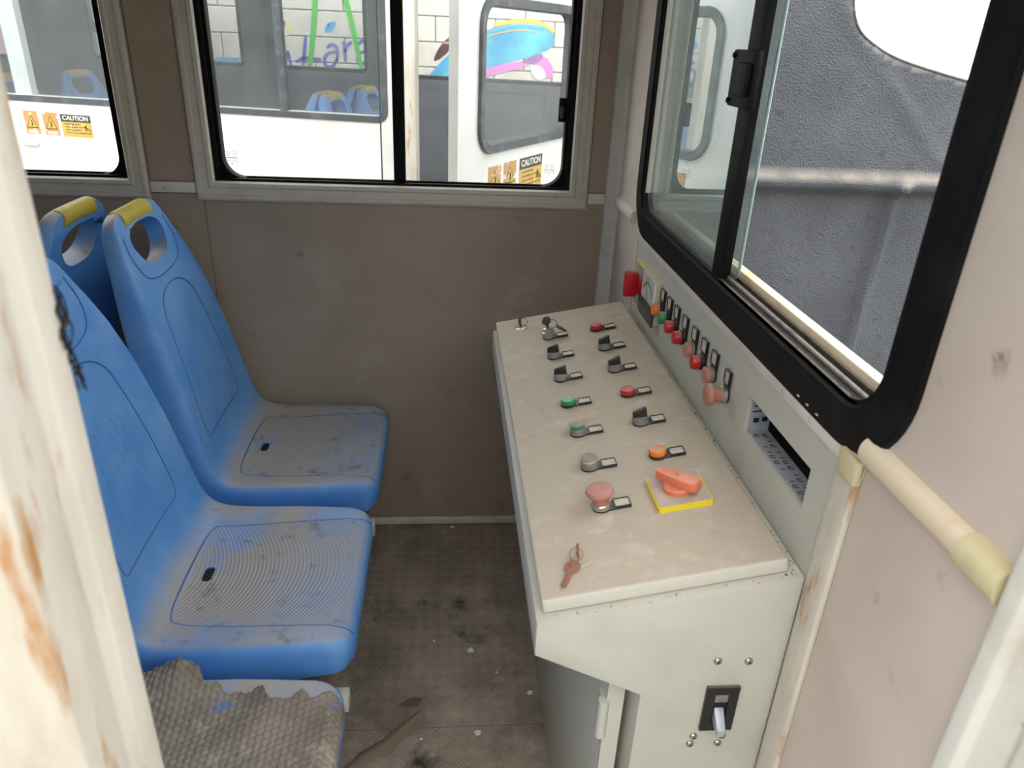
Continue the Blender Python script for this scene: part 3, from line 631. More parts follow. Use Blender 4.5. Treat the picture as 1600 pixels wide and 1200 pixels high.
# grit gathered in the gap behind the desk lid and along its near edge
g = G(); r8 = random.Random(8)
for k in range(420):
    y = by0+.01+(by1-by0-.04)*r8.random(); x = -.026+.017*r8.random()
    if k > 395: y = by0+.003+.010*r8.random(); x = -.34+.33*r8.random()
    z = bt(x); q = r8.uniform(.0008, .0026)*(1.6 if r8.random() < .06 else 1)
    V = [(x+q*r8.uniform(-1, 1), y+q*r8.uniform(-1.6, 1.6), z) for _ in range(3)]+[(x, y, z+q*r8.uniform(.7, 1.4))]
    g.add(V, [(0, 1, 3), (1, 2, 3), (2, 0, 3), (0, 2, 1)])
gr_ = obj('grit', g, 'trackbrown', con); gr_['kind'] = 'stuff'
# ================================================================== KEYS (held in the locks)
def key_shape(name, label, m, fr, lean, spin, head=.0105, blade=.022, ringr=.0):
    """bow + blade standing in a lock; fr: lock frame"""
    k = thing(name, label, 'key', tuple(fr(0, 0, .002)))
    ca, sa = math.cos(spin), math.sin(spin); ax = fr.ex*ca+fr.ey*sa; nn = fr.ex*-sa+fr.ey*ca; up = (fr.n*math.cos(lean)+ax*math.sin(lean)).normalized(); sd = nn.cross(up)
    o = fr(0, 0, .002)
    f = lambda u, v, w_: o+sd*u+up*v+nn*w_
    P = [(-.0032, 0), (.0032, 0), (.0032, .007)] + [(head*math.sin(a), .007+head*.85-head*math.cos(a)) for a in [.45+(2*PI-.9)*i/18 for i in range(19)]] + [(-.0032, .007)]
    obj('key_bow', G().prism(P, f, -.0011, .0011), m, k, bevel=.0004, seg=1)
    return k, f
k1, _ = key_shape('key', 'small dark key standing in the flat lock at the desk corner by the back wall', 'brass', f1, .05, 1.2)
obj('key_ring', G().tube([f1(.010+.009*math.cos(2*PI*i/20), -.002+.002*math.sin(2*PI*i/20), .016+.009*math.sin(2*PI*i/20)) for i in range(20)], .0007, 6, True), 'brass', k1)
fk2 = Fr(fk(0, 0, .026), fk.ex, fk.ey, fk.n)
k2, f_ = key_shape('key', 'dark round headed key in the silver key switch, spare key hanging from its ring', 'brass', fk2, -.05, .3, .0115)
obj('key_ring', G().tube([fk2(.012+.012*math.cos(2*PI*i/20), -.004, .010+.011*math.sin(2*PI*i/20)) for i in range(20)], .0008, 6, True), 'brass', k2)
sp = [fk2(.022, -.004, .004), fk2(.030, -.004, -.004), fk2(.044, -.004, -.0145)]
obj('spare_key', G().tube(sp, [.0032, .0045, .002], 8), 'brass', k2)
k3, f_ = key_shape('key', 'rusty key standing in the lock at the desk end near the doorway', 'rust', f2, .10, 1.25, .0085)
obj('key_ring', G().tube([f2(-.003+.0095*math.cos(2*PI*i/24), -.004+.003*math.sin(2*PI*i/24), .012+.0095*math.sin(2*PI*i/24)) for i in range(24)], .0006, 6, True), 'rust', k3)
k4 = thing('key', 'rusty brown spare key lying flat on the desk below the ring', 'key', tuple(f2(-.03, -.03, .001)))
d0 = Vector((-.45, -.89)); d0.normalize(); n0 = Vector((-d0.y, d0.x)); st = Vector((-.006, -.008))
def kf(u, v, w_): q = st+d0*u+n0*v; return f2(q.x, q.y, .0025+w_)
P = [(.0125-.0125*math.cos(a), .0115*math.sin(a)) for a in [PI*2*i/20 for i in range(21)] if not (abs(a-PI) < .45)]
P = [(.0125-.0125*math.cos(a), .0115*math.sin(a)) for a in [PI+.42+(2*PI-.84)*i/20 for i in range(21)]] + [(.052, .0042), (.0555, 0), (.052, -.003), (.049, -.0048), (.046, -.003), (.042, -.0048), (.038, -.003), (.034, -.0046)]
obj('key_blade', G().prism(P, kf, 0, .0024), 'rust', k4, bevel=.0005, seg=1)

# ================================================================== BUS SEATS
def catmull(P, n=8):
    out = []; Q = [P[0]]+list(P)+[P[-1]]
    for i in range(1, len(Q)-2):
        p0, p1, p2, p3 = map(Vector, Q[i-1:i+3])
        for k in range(n):
            t = k/n; out.append(.5*((2*p1)+(-p0+p2)*t+(2*p0-5*p1+4*p2-p3)*t*t+(-p0+3*p1-3*p2+p3)*t**3))
    out.append(Vector(P[-1])); return out
PROF = [(.004, .466), (-.012, .469), (-.04, .472), (-.08, .473), (-.18, .470), (-.28, .466), (-.36, .470), (-.405, .493), (-.432, .540), (-.450, .62), (-.473, .74), (-.504, .87), (-.539, 1.0), (-.565, 1.08), (-.582, 1.128), (-.588, 1.145)]
PC = catmull([Vector(p) for p in PROF], 10)
AL = [0]
for i in range(1, len(PC)): AL.append(AL[-1]+(PC[i]-PC[i-1]).length)
LT = AL[-1]
def at(l):
    l = min(max(l, 0), LT)
    i = 0; lo, hi = 0, len(AL)-1
    while hi-lo > 1:
        md = (lo+hi)//2
        if AL[md] <= l: lo = md
        else: hi = md
    t = (l-AL[lo])/max(AL[hi]-AL[lo], 1e-9); p = PC[lo].lerp(PC[hi], t)
    a = PC[max(lo-3, 0)]; b = PC[min(hi+3, len(PC)-1)]; tg = (b-a).normalized()
    return p, Vector((tg.y, -tg.x)) * -1 if False else Vector((-(-tg.y), -tg.x))
def l_of_z(z):
    for i in range(len(PC)):
        if AL[i] > .5 and PC[i].y >= z: return AL[i]
    return LT
def l_of_x(x):
    for i in range(len(PC)):
        if PC[i].x <= x and AL[i] > .03: return AL[i]
def lerp_tab(tab, l):
    for (a, x), (b, y) in zip(tab, tab[1:]):
        if l <= b: t = (l-a)/(b-a); t = t*t*(3-2*t) if False else t; return x+(y-x)*t
    return tab[-1][1]
ZL = l_of_z
WT = [(0, .185), (.008, .204), (.020, .219), (.045, .229), (.2, .240), (.40, .245), (ZL(.535), .245), (ZL(.62), .241), (ZL(.74), .230), (ZL(.87), .216), (ZL(.97), .196), (ZL(1.04), .174), (ZL(1.08), .158), (ZL(1.11), .143), (ZL(1.125), .130), (ZL(1.135), .115), (ZL(1.141), .098), (LT, .080)]
DT = [(0, .058), (.03, .070), (.2, .080), (.40, .085), (ZL(.62), .080), (ZL(.87), .062), (ZL(1.0), .046), (ZL(1.1), .036), (LT, .022)]
def surf(a, l, b=0):
    p, n = at(l); return Vector((p.x+n.x*b, a, p.y+n.y*b))
def crown(s, l):                             # side bolsters, rounded front lip and top
    f = 0
    if l < .036: f = -.040*(1-math.sqrt(max(0, 1-((.036-l)/.036)**2)))
    if l > LT-.016: f = -.010*(1-math.sqrt(max(0, 1-((l-LT+.016)/.016)**2)))
    k = lerp_tab([(0, 0), (.06, .014), (.35, .020), (ZL(.6), .018), (ZL(.9), .010), (ZL(1.05), 0), (LT, 0)], l)
    return k*abs(s)**2.6+f
def seat_mesh():
    rings = []; ls = []
    l = 0
    while l < LT: ls.append(l); l += .006 if (l < .06 or l > LT-.07) else .014
    ls.append(LT)
    for l in ls:
        w_ = lerp_tab(WT, l); d = lerp_tab(DT, l); R = []
        e = min(.030, d*.45)
        for s in [-1+2*k/18 for k in range(19)]:
            a = s*(w_-e*.55); R.append(surf(a, l, crown(s, l)))
        c1 = crown(1, l)
        for k in range(1, 6):
            an = PI/2*k/5; R.append(surf(w_-e*.55+e*.55*math.sin(an), l, c1-e*(1-math.cos(an))))
        R.append(surf(w_, l, min(-d*.75, c1-e-.002))); R.append(surf(w_-.006, l, -d-.004))
        R += [surf(w_*.5, l, -d-.004), surf(-w_*.5, l, -d-.004)]
        R.append(surf(-w_+.006, l, -d-.004)); R.append(surf(-w_, l, min(-d*.75, c1-e-.002)))
        for k in range(5, 0, -1):
            an = PI/2*k/5; R.append(surf(-(w_-e*.55+e*.55*math.sin(an)), l, c1-e*(1-math.cos(an))))
        rings.append(R)
    return build(G().loops(rings))
HB, HT = ZL(1.010), ZL(1.106)                 # hand hole, bottom and top
def hole_poly(n=40):
    out = []
    for k in range(n):
        t = 2*PI*k/n; c, s_ = math.cos(t), math.sin(t); pw = .62
        v = (abs(s_)**pw)*(1 if s_ > 0 else -1); u = (abs(c)**pw)*(1 if c > 0 else -1)
        lm = (HB+HT)/2; hh = (HT-HB)/2
        hw = .098+.004*v
        out.append((u*hw*(1-.22*max(-v, 0)), lm+v*hh-.010*max(v, 0)*(u*u)))
    return out
def cutter(poly, b0, b1):
    me = build(G().loops([[surf(a, l, b) for a, l in poly] for b in (b0, b1)])); o = bpy.data.objects.new('cut', me); COL.objects.link(o); return o
sm = seat_mesh(); so = bpy.data.objects.new('tmp', sm); COL.objects.link(so)
c1 = cutter(hole_poly(), -.12, .07)
lx = l_of_x(-.335)
c2 = cutter([(u, lx+v) for u, v in rrect(-.024, .024, -.010, .010, .0095, 5)], -.2, .05)
for c in (c1, c2):
    md = so.modifiers.new('b', 'BOOLEAN'); md.operation = 'DIFFERENCE'; md.object = c; md.solver = 'EXACT'; md.use_self = True
dg = bpy.context.evaluated_depsgraph_get(); SM = bpy.data.meshes.new_from_object(so.evaluated_get(dg))
for o in (so, c1, c2): bpy.data.objects.remove(o)
SM.materials.clear(); finish(SM, 'seat', angle=38)
# yellow hand grip: sleeve round the bar above the hand hole
def top_l(a):
    for i in range(200):
        l = LT-i*.001
        if lerp_tab(WT, l) >= abs(a): return l
    return LT
def grip_mesh():
    rings = []
    for k in range(21):
        a = -.084+.168*k/20; tl = min(top_l(abs(a)+.006), LT-.001); hl = HT-.010*min(1, (a/.102)**2)
        lc = (tl+hl)/2; hh = max((tl-hl)/2, .010)+.004; d = lerp_tab(DT, lc); R = []
        for q in range(16):
            t = 2*PI*q/16; R.append(surf(a, lc, 0)+ (surf(a, min(lc+.01, LT), 0)-surf(a, lc-.01, 0)).normalized()*(hh*math.cos(t)) + Vector((at(lc)[1].x, 0, at(lc)[1].y))*(-d/2-.002+(d/2+.0075)*math.sin(t)))
        rings.append(R)
    return finish(build(G().loops(rings)), 'grip', angle=50)
GM = grip_mesh()
M_['seatline'] = mat('seat_moulding_line', rgb(58, 108, 172), .5)
def line_mesh(paths, r=.0020):
    g = G()
    for pth, closed in paths:
        g.tube([surf(a, l, crown(a/lerp_tab(WT, l), l)+.0002) for a, l in pth], r, 6, closed)
    return finish(build(g), 'seatline', angle=60)
def dense(P, closed, n=7):
    out = []; m = len(P)
    for i in range(m if closed else m-1):
        a, b = P[i], P[(i+1) % m]
        for k in range(n): out.append((a[0]+(b[0]-a[0])*k/n, a[1]+(b[1]-a[1])*k/n))
    if not closed: out.append(P[-1])
    return out
def smoothp(P, closed, it=3):
    for _ in range(it):
        Q = []; m = len(P)
        for i in range(m if closed else m-1):
            a, b = P[i], P[(i+1) % m]; Q += [(a[0]*.75+b[0]*.25, a[1]*.75+b[1]*.25), (a[0]*.25+b[0]*.75, a[1]*.25+b[1]*.75)]
        if not closed: Q = [P[0]]+Q+[P[-1]]
        P = Q
    return P
za, zb, zc, zd = ZL(.945), ZL(.62), ZL(.535), ZL(.50)
back_line = smoothp([(-.10, za), (.10, za), (.128, ZL(.80)), (.150, zb), (.145, zc), (.105, zd), (-.105, zd), (-.145, zc), (-.150, zb), (-.128, ZL(.80))], True)
xr = l_of_x(-.372)
pan_line = dense(smoothp([(-.182, .012), (-.178, .06), (-.165, xr-.03), (-.150, xr), (0, xr+.004), (.150, xr), (.165, xr-.03), (.178, .06), (.182, .012)], False), False, 3)
hl = smoothp([(-.128, ZL(1.09)), (-.140, ZL(1.03)), (-.105, ZL(.972)), (.105, ZL(.972)), (.140, ZL(1.03)), (.128, ZL(1.09))], False)
BL = line_mesh([(dense(back_line, True, 3), True), (pan_line, False), (dense(hl, False, 3), False)])
scr = [([(a, ZL(.84)-abs(a)*.3), (a*1.06, ZL(.72)), (a*1.1, ZL(.63)+abs(a)*.5)]) for a in (-.06, -.035, -.01, .015, .04, .065)]
SL = line_mesh([(dense(p, False, 12), False) for p in scr], .0007); SL.materials[0] = M_['seat']
DRAIN = finish(build(G().loops([[surf(u, lx+v, b) for u, v in rrect(-.0238, .0238, -.0098, .0098, .0093, 5)] for b in (-.004, -.078)])), 'dark')  # black plug; the shade inside the drain hole is put into its colour
def make_seat(label, x, y, rz=0, z=0, cat=True):
    s = thing('bus_seat', label, 'seat', (x, y, z), rz, 'blue plastic bus seats in the cab')
    for n, me in (('shell', SM), ('hand_grip', GM), ('moulded_outline', BL), ('back_ribs', SL), ('drain_slot', DRAIN)): obj(n, me, None, s, local=True)
    return s
SX = -.662
SYF, SYM, SYN = -.272, -.820, -1.36
make_seat('dusty blue plastic bus seat with yellow grip, closest to the back wall, facing the console', SX, SYF)
make_seat('dusty blue plastic bus seat in the middle of the row, facing the console', SX, SYM)
make_seat('blue plastic bus seat half covered by a torn grey mat', SX, SYN)
make_seat('blue plastic bus seat standing back to back behind the row, only its yellow grip showing', -1.99, -.265, PI)
# bench frame that carries the row
bf = thing('bench_frame', 'dull steel bench frame under the row of blue seats', 'frame', (-.88, -.82, 0))
for x in (-.76, -1.00): obj('rail', G().box(x-.018, x+.018, -1.62, -.05, .340, .374), 'frame_st', bf, bevel=.003)
for y in (-.12, -.555, -1.095, -1.56):
    for x in (-.76, -1.00): obj('leg', G().box(x-.018, x+.018, y-.018, y+.018, 0, .341), 'frame_st', bf, bevel=.003)
    obj('cross_bar', G().box(-1.0, -.70, y-.014, y+.014, .342, .372), 'frame_st', bf)
for y in (-.515, -1.075): obj('bracket', G().box(-.735, -.675, y-.012, y+.02, .340, .376), 'trimgrey', bf, bevel=.003)

# torn honeycomb mat on the seat next to the doorway
def mat_mesh():
    g = G(); nu, nv = 250, 240; idx = {}; rnd = random.Random(11)
    l0, l1 = .004, xr+.05
    def keep(a, l):
        e = .012*math.sin(37*l+2)+.009*math.sin(91*l)+.006*math.sin(171*l)
        # torn away along the far front corner of the pan
        if a > .205+e*.9-.02*math.exp(-((l-.13)/.05)**2)+max(0, (l-.22))*.9 and l > .035: return False
        return a < .243
    def hh(a, l):
        s3 = .0135; y = l/(s3*.866); r = round(y); x = a/s3-(r % 2)*.5; dx = x-round(x); dy = (y-r)*.866
        d = math.sqrt(dx*dx+dy*dy); return .0036*max(0, 1-(d/.52)**2)
    def lift(a, l):
        t = max(0, (a-.12)/.1); q = max(0, 1-abs(l-.30)/.10); return .036*t*t*q
    for i in range(nu+1):
        for j in range(nv+1):
            a = -.240+.484*i/nu; l = l0+(l1-l0)*j/nv
            if not keep(a, l): continue
            w_ = lerp_tab(WT, l)
            aa = max(min(a, w_-.004), -w_+.004); idx[i, j] = len(g.v)
            dr_ = max(0, (abs(a)-w_+.03))*.5
            g.v.append(tuple(surf(aa, l, crown(aa/w_, l)+.0035+hh(a, l)+lift(a, l)+.0015*math.sin(60*a)*math.sin(47*l)-dr_)))
    for i in range(nu):
        for j in range(nv):
            q = [idx.get(k) for k in ((i, j), (i+1, j), (i+1, j+1), (i, j+1))]
            if None not in q: g.f.append(tuple(q))
    return g
mm = tag(obj('seat_mat', mat_mesh(), 'mat', angle=180), 'torn grey honeycomb mat rotting on the blue seat beside the doorway', 'mat'); mm.location = (SX, SYN, 0)
sdm = mm.modifiers.new('thick', 'SOLIDIFY'); sdm.thickness = .003; sdm.offset = -1

# ================================================================== LITTER ON THE FLOOR
g = G(); N_ = 15; K_ = 5; pts = [Vector((-.715+.170*i/(N_-1), -.965+.152*i/(N_-1)+.006*math.sin(i*.6), 0)) for i in range(N_)]
for i, p in enumerate(pts):
    t = (pts[min(i+1, N_-1)]-pts[max(i-1, 0)]).normalized(); n = Vector((-t.y, t.x, 0)); h = .020*min(1, .55+.5*math.sin(PI*i/(N_-1))+.1*math.sin(2.3*i))
    for k in range(K_):
        q = -1+2*k/(K_-1); g.v.append(tuple(p+n*h*q+Vector((0, 0, .004+.009*(1-q*q)+.002*math.sin(1.9*i+3*q)))))
for i in range(N_-1):
    for k in range(K_-1): g.f.append((i*K_+k, (i+1)*K_+k, (i+1)*K_+k+1, i*K_+k+1))
tag(obj('plastic_strip', g, 'film', angle=180), 'crumpled brownish strip of plastic film lying on the floor', 'plastic')
g = G(); NA, NR = 22, 7; g.v.append((-.664, -1.035, .035))
for i in range(NA):
    a = 2*PI*i/NA; R0 = .062+.014*math.sin(3*a+1)+.010*math.sin(7*a)
    for k in range(1, NR+1):
        q = k/NR; u, v = -.664+R0*q*math.cos(a), -1.035+.8*R0*q*math.sin(a); g.v.append((u, v, max(.002, .004+.034*(1-q*q)+.009*math.sin(90*u+40*v)*math.sin(61*v-30*u)*(1-q*.6))))
for i in range(NA):
    b, c = 1+i*NR, 1+((i+1) % NA)*NR; g.f.append((0, b, c))
    for k in range(NR-1): g.f.append((b+k, b+k+1, c+k+1, c+k))
tag(obj('plastic_bag', g, 'film', angle=180), 'crumpled brownish plastic bag on the floor beside the matted seat', 'bag')
def flat_bit(name, label, cat, x, y, P, m, z=.004, rot=0, curl=.004, group=None):
    ca, sa = math.cos(rot), math.sin(rot); g = G()
    top = [(x+u*ca-v*sa, y+u*sa+v*ca, z+curl*abs(u+v)/.02) for u, v in P]; bot = [(a, b, c-.0015) for a, b, c in top]
    g.loops([bot, top]); return tag(obj(name, g, m), label, cat, group)
flat_bit('dry_leaf', 'dark curled dry leaf on the floor', 'leaf', -.575, -.772, [(-.032, -.004), (-.012, -.014), (.012, -.012), (.03, -.002), (.012, .010), (-.012, .012)], 'leaf', rot=.3, curl=.005)
for i, (x, y, r_, s_) in enumerate(((-.419, -.600, .2, 1), (-.408, -.868, -.7, .9), (-.268, -.752, .5, .8), (-.467, -.03, .1, .8), (-.52, -.56, .9, .3), (-.35, -.68, .3, .3), (-.545, -.88, .6, .4))):
    k = rnd.uniform(.8, 1.2)
    lb = ('largest white crumb of paper in the open middle of the cab floor', 'white crumb of paper on the floor just inside the cross seam', 'white crumb of paper against the foot of the console', 'white crumb of paper at the baseboard of the back wall')
    flat_bit('paper_scrap', lb[i] if i < 4 else 'tiny white speck of paper on the dirty cab floor', 'scrap', x, y, [(-.010*s_*k, -.006*s_), (.004*s_, -.009*s_), (.010*s_, -.001), (.005*s_, .008*s_), (-.007*s_, .007*s_)], 'scrap', rot=r_, group='white crumbs on the cab floor')

# ================================================================== OUTSIDE: vinyl hood beyond the front window
TY = .06
g = G(); nx, nz = 110, 130; X0, X1, Z0, Z1 = .06, 1.75, .10, 2.1
def in_hole(x, z):
    # lower left boundary of the cut-out
    P = [(.600, 2.2), (.612, 1.68), (.639, 1.618), (.686, 1.579), (.772, 1.542), (.875, 1.516), (.989, 1.492), (1.35, 1.43), (1.5, 1.5), (1.55, 2.2)]
    ins = False; j = len(P)-1
    for i in range(len(P)):
        (a, b), (c, d) = P[i], P[j]
        if (b > z) != (d > z) and x < (c-a)*(z-b)/(d-b)+a: ins = not ins
        j = i
    return ins
def ty(x, z):
    b = .034*math.exp(-((z-1.19)/.020)**2)                       # horizontal tube under the vinyl
    if z < 1.19: b += .032*math.exp(-((x-.885-(1.17-z)*-.06)/.018)**2)   # upright
    b += -.018*(1 if z < 1.165 else 0)
    b += .006*math.sin(7*x+3*z)*math.sin(5*z) + .0035*math.sin(23*x-9*z)
    s_ = (z-1.25)-(1.15-x)*1.0
    b += .006*math.exp(-((s_+.15)/.03)**2)*(1 if z > 1.24 else 0)
    return TY-b
idx = {}
for i in range(nx+1):
    for j in range(nz+1):
        x = X0+(X1-X0)*i/nx; z = Z0+(Z1-Z0)*j/nz; idx[i, j] = len(g.v); g.v.append((x, ty(x, z), z))
for i in range(nx):
    for j in range(nz):
        x = X0+(X1-X0)*(i+.5)/nx; z = Z0+(Z1-Z0)*(j+.5)/nz
        if not in_hole(x, z): g.f.append((idx[i, j], idx[i+1, j], idx[i+1, j+1], idx[i, j+1]))
bmE = finish(build(g), 'tarp', angle=180)
# snap the cut-out's jagged border onto its smooth outline
HOLE = smoothp([(.600, 2.1), (.612, 1.70), (.625, 1.640), (.650, 1.600), (.700, 1.570), (.772, 1.542), (.875, 1.516), (.989, 1.492), (1.35, 1.43), (1.5, 1.5), (1.55, 2.1)], False, 3)
bm = bmesh.new(); bm.from_mesh(bmE)
bmesh.ops.delete(bm, geom=[v for v in bm.verts if not v.link_faces], context='VERTS')
for v in bm.verts:
    if v.is_boundary and X0+.01 < v.co.x < X1-.01 and Z0+.01 < v.co.z < Z1-.01:
        best = None
        for (a, b), (c, d) in zip(HOLE, HOLE[1:]):
            e = Vector((c-a, d-b)); t = max(0, min(1, ((v.co.x-a)*e.x+(v.co.z-b)*e.y)/max(e.length_squared, 1e-9))); q = (a+e.x*t, b+e.y*t); dd = (q[0]-v.co.x)**2+(q[1]-v.co.z)**2
            if best is None or dd < best[0]: best = (dd, q)
        v.co.x, v.co.z = best[1]
bm.to_mesh(bmE); bm.free()
tp = thing('vinyl_hood', 'dusty grey vinyl hood stretched over a frame, with a curved cut out window', 'hood', (.9, TY, .1))
o = obj('vinyl_sheet', bmE, None, tp); md = o.modifiers.new('t', 'SOLIDIFY'); md.thickness = .004; md.offset = 1
obj('hem_cord', G().tube([(a, ty(a, b)-.003, b) for a, b in HOLE if b < 2.05], .004, 8), 'tarp', tp)
obj('frame_tube', G().tube([(.05, TY+.02, 1.19), (1.75, TY+.02, 1.19)], .018, 10), 'frame_st', tp)

# ================================================================== OUTSIDE: the neighbouring car
CO = Vector((-.775, 1.40, 0)); CRZ = math.radians(-13)
car = thing('tram_car', 'white road train car parked alongside, black framed windows and an open door', 'car', CO, CRZ)
ORG[car.name] = Vector((0, 0, 0))
fN = lambda u, v, w_: (u, -w_, v)            # near side, local: u along, v up, w towards us
UA, UB = -3.4, 1.5
WA, WBn = (-2.05, -1.16, 1.172, 1.86), (-1.02, .020, 1.172, 1.86)
DW = (.148, .90, .05, 1.9)
ns = wall([(WA[0]+.03, WA[1]-.03, WA[2]+.03, 1.83), (WBn[0]+.03, WBn[1]-.03, WBn[2]+.03, 1.83), DW], UA, UB, -.1, 2.05, lambda u, v, w_: (u, w_, v), .05)
finish(ns, 'skin'); obj('near_side', ns, None, car, local=True)
FA, FB_, FC = (-3.34, -2.92, 1.29, 1.86), (-2.44, -1.41, 1.315, 1.86), (-1.155, -.585, 1.315, 1.86)
FD = (-.36, 1.1, 1.30, 1.86)
fs = wall([FA, FB_, FC, FD], UA, UB, -.1, 2.05, lambda u, v, w_: (u, 1.5+w_, v), .05)
finish(fs, 'caroff'); obj('far_side', fs, None, car, local=True)
obj('roof', G().box(UA, UB, -.02, 1.57, 2.05, 2.10), 'skin', car, local=True)
obj('deck', G().box(UA, UB, .05, 1.5, -.05, 0), 'caroff', car, local=True)
obj('end_wall', G().box(UA-.04, UA, 0, 1.55, -.1, 2.05), 'caroff', car, local=True)
ew = wall([(.2, 1.3, 1.15, 1.85)], .0, 1.55, -.1, 2.05, lambda u, v, w_: (UB+w_, u, v), .04); finish(ew, 'caroff'); obj('end_wall', ew, None, car, local=True)
for R_, n in ((WA, 0), (WBn, 1)):
    f = obj('window_frame', ring(R_, .05, [(0, 0), (.002, .006), (.028, .006), (.030, -.02), (.030, -.03), (0, -.03)], fN), 'nframe', car, local=True, angle=40)
    obj('pane', G().add([fN(R_[0]+.02, R_[2]+.02, -.015), fN(R_[1]-.02, R_[2]+.02, -.015), fN(R_[1]-.02, R_[3]-.02, -.015), fN(R_[0]+.02, R_[3]-.02, -.015)], [(0, 1, 2, 3)]), 'glass_n', f, local=True)
obj('window_divider', G().box(-.487, -.452, -.002, .03, 1.19, 1.85), 'nframe', car, local=True)
for R_ in (FA, FB_, FC, FD):
    Q = (R_[0]-.015, R_[1]+.015, R_[2]-.015, R_[3]+.015)
    f = obj('window_frame', ring(Q, .04, [(0, 0), (0, .008), (.022, .008), (.024, -.02), (0, -.02)], lambda u, v, w_: (u, 1.5-w_, v)), 'nframe', car, local=True, angle=40)
    obj('window_trim', ring((Q[0]-.05, Q[1]+.05, Q[2]-.05, Q[3]+.05), .002, [(0, 0), (0, .012), (.05, .008), (.05, 0)], lambda u, v, w_: (u, 1.5-w_, v)), 'caroff', car, local=True)
obj('latch', G().box(-2.40, -2.34, 1.46, 1.50, 1.46, 1.52), 'nframe', car, local=True)
obj('door_post', G().box(.092, .150, -.012, .05, 0, 1.95), 'jamb', car, local=True, bevel=.004)
obj('white_post', G().box(-1.83, -1.745, .02, .06, 1.17, 1.9), 'skin', car, local=True)
obj('door_handle', G().box(-1.84, -1.745, -.022, 0, .970, .992), 'skin', car, local=True, bevel=.006)
def stickers(parent, fn, spots):
    for (u0, u1, v0, v1, kind) in spots:
        cu = (u0+u1)/2; h = v1-v0; wd = u1-u0
        st_ = obj('warning_sticker', G().box(u0, u1, v0, v1, 0, .001, fn), 'stick_y' if kind == 'c' else 'stick_o', parent, local=True)
        if kind == 'c':
            obj('sticker_band', G().box(u0, u1, v1-h*.33, v1, .001, .0014, fn), 'ink', st_, local=True)
            t = text_mesh('CAUTION', h*.27, lambda a, b, c: fn(cu+a*(wd/(h*1.42)), v1-h*.165+b, .0016+c), 'stick_w', bold=.0006); obj('sticker_lettering', t, None, st_, local=True)
            g = G(); r5 = random.Random(5)
            for row in range(4):
                a = u0+wd*.12
                while a < u0+wd*(.62 if row < 3 else .9):
                    q = r5.uniform(.02, .07)*wd; z = v1-h*(.45+.13*row); g.box(a, a+q, z, z+h*.05, .001, .0013, fn); a += q+wd*.025
            pt = lambda a, b: fn(u0+wd*a, v0+h*b, .0014)
            g.tube([pt(.68, .44), pt(.80, .47), pt(.90, .38), pt(.98, .28)], h*.018, 5); g.tube([pt(.76, .30), pt(.80, .45), pt(.86, .28)], h*.018, 5); g.tube([pt(.79, .48), pt(.82, .53)], h*.03, 6)
            obj('sticker_print', g, 'ink', st_, local=True)
        else:
            T = lambda k: [(cu, v0+h*.5+h*.36*k), (cu+wd*.40*k, v0+h*.5-h*.24*k), (cu-wd*.40*k, v0+h*.5-h*.24*k)]
            obj('sticker_triangle', G().prism([fnp for fnp in T(1)], fn, .001, .0013), 'ink', st_, local=True)
            obj('sticker_triangle_fill', G().prism(T(.82), fn, .0013, .0015), 'stick_y', st_, local=True)
            g = G().tube([fn(cu, v0+h*.36, .0016), fn(cu+wd*.04, v0+h*.5, .0016), fn(cu-wd*.01, v0+h*.62, .0016)], wd*.035, 5); g.tube([fn(cu-wd*.08, v0+h*.36, .0016), fn(cu+wd*.08, v0+h*.46, .0016)], wd*.02, 5)
            obj('sticker_print', g, 'ink', st_, local=True)
            g = G().box(cu-wd*.32, cu+wd*.32, v0+h*.05, v0+h*.16, .001, .0013, fn); obj('sticker_caption', g, 'stick_w', st_, local=True)
stickers(car, fN, [(-1.80, -1.725, 1.024, 1.130, 't'), (-1.70, -1.622, 1.024, 1.128, 't'), (-1.606, -1.450, 1.022, 1.124, 'c')])
# open cab door of the neighbouring car
dd = Vector((.34, .56, 0)).normalized(); da = math.atan2(dd.y, dd.x)
inv = Matrix.Rotation(-CRZ, 4, 'Z') @ Matrix.Translation(-CO)
dm = Matrix.Translation((-.32, .55, 0)) @ Matrix.Rotation(da, 4, 'Z'); LM = inv @ dm
fD = lambda u, v, w_: tuple(LM @ Vector((u, -w_, v)))
Q = (-.136, .66, 1.178, 1.668)
me = wall([(Q[0]+.03, Q[1]-.03, Q[2]+.03, Q[3]-.03)], -.264, .76, .05, 1.88, lambda u, v, w_: tuple(LM @ Vector((u, w_, v))), .035); finish(me, 'skin')
door = obj('cab_door', me, None, car, local=True)
obj('door_window_frame', ring(Q, .09, [(0, 0), (.003, .012), (.030, .010), (.034, -.02), (.034, -.036), (0, -.04)], fD, 10), 'nframe', door, local=True, angle=40)
obj('door_pane', G().add([fD(Q[0]+.02, Q[2]+.02, -.015), fD(Q[1]-.02, Q[2]+.02, -.015), fD(Q[1]-.02, Q[3]-.02, -.015), fD(Q[0]+.02, Q[3]-.02, -.015)], [(0, 1, 2, 3)]), 'glass', door, local=True)
stickers(door, fD, [(-.053, .044, 1.035, 1.134, 't'), (.065, .165, 1.032, 1.136, 't'), (.194, .395, 1.010, 1.136, 'c')])
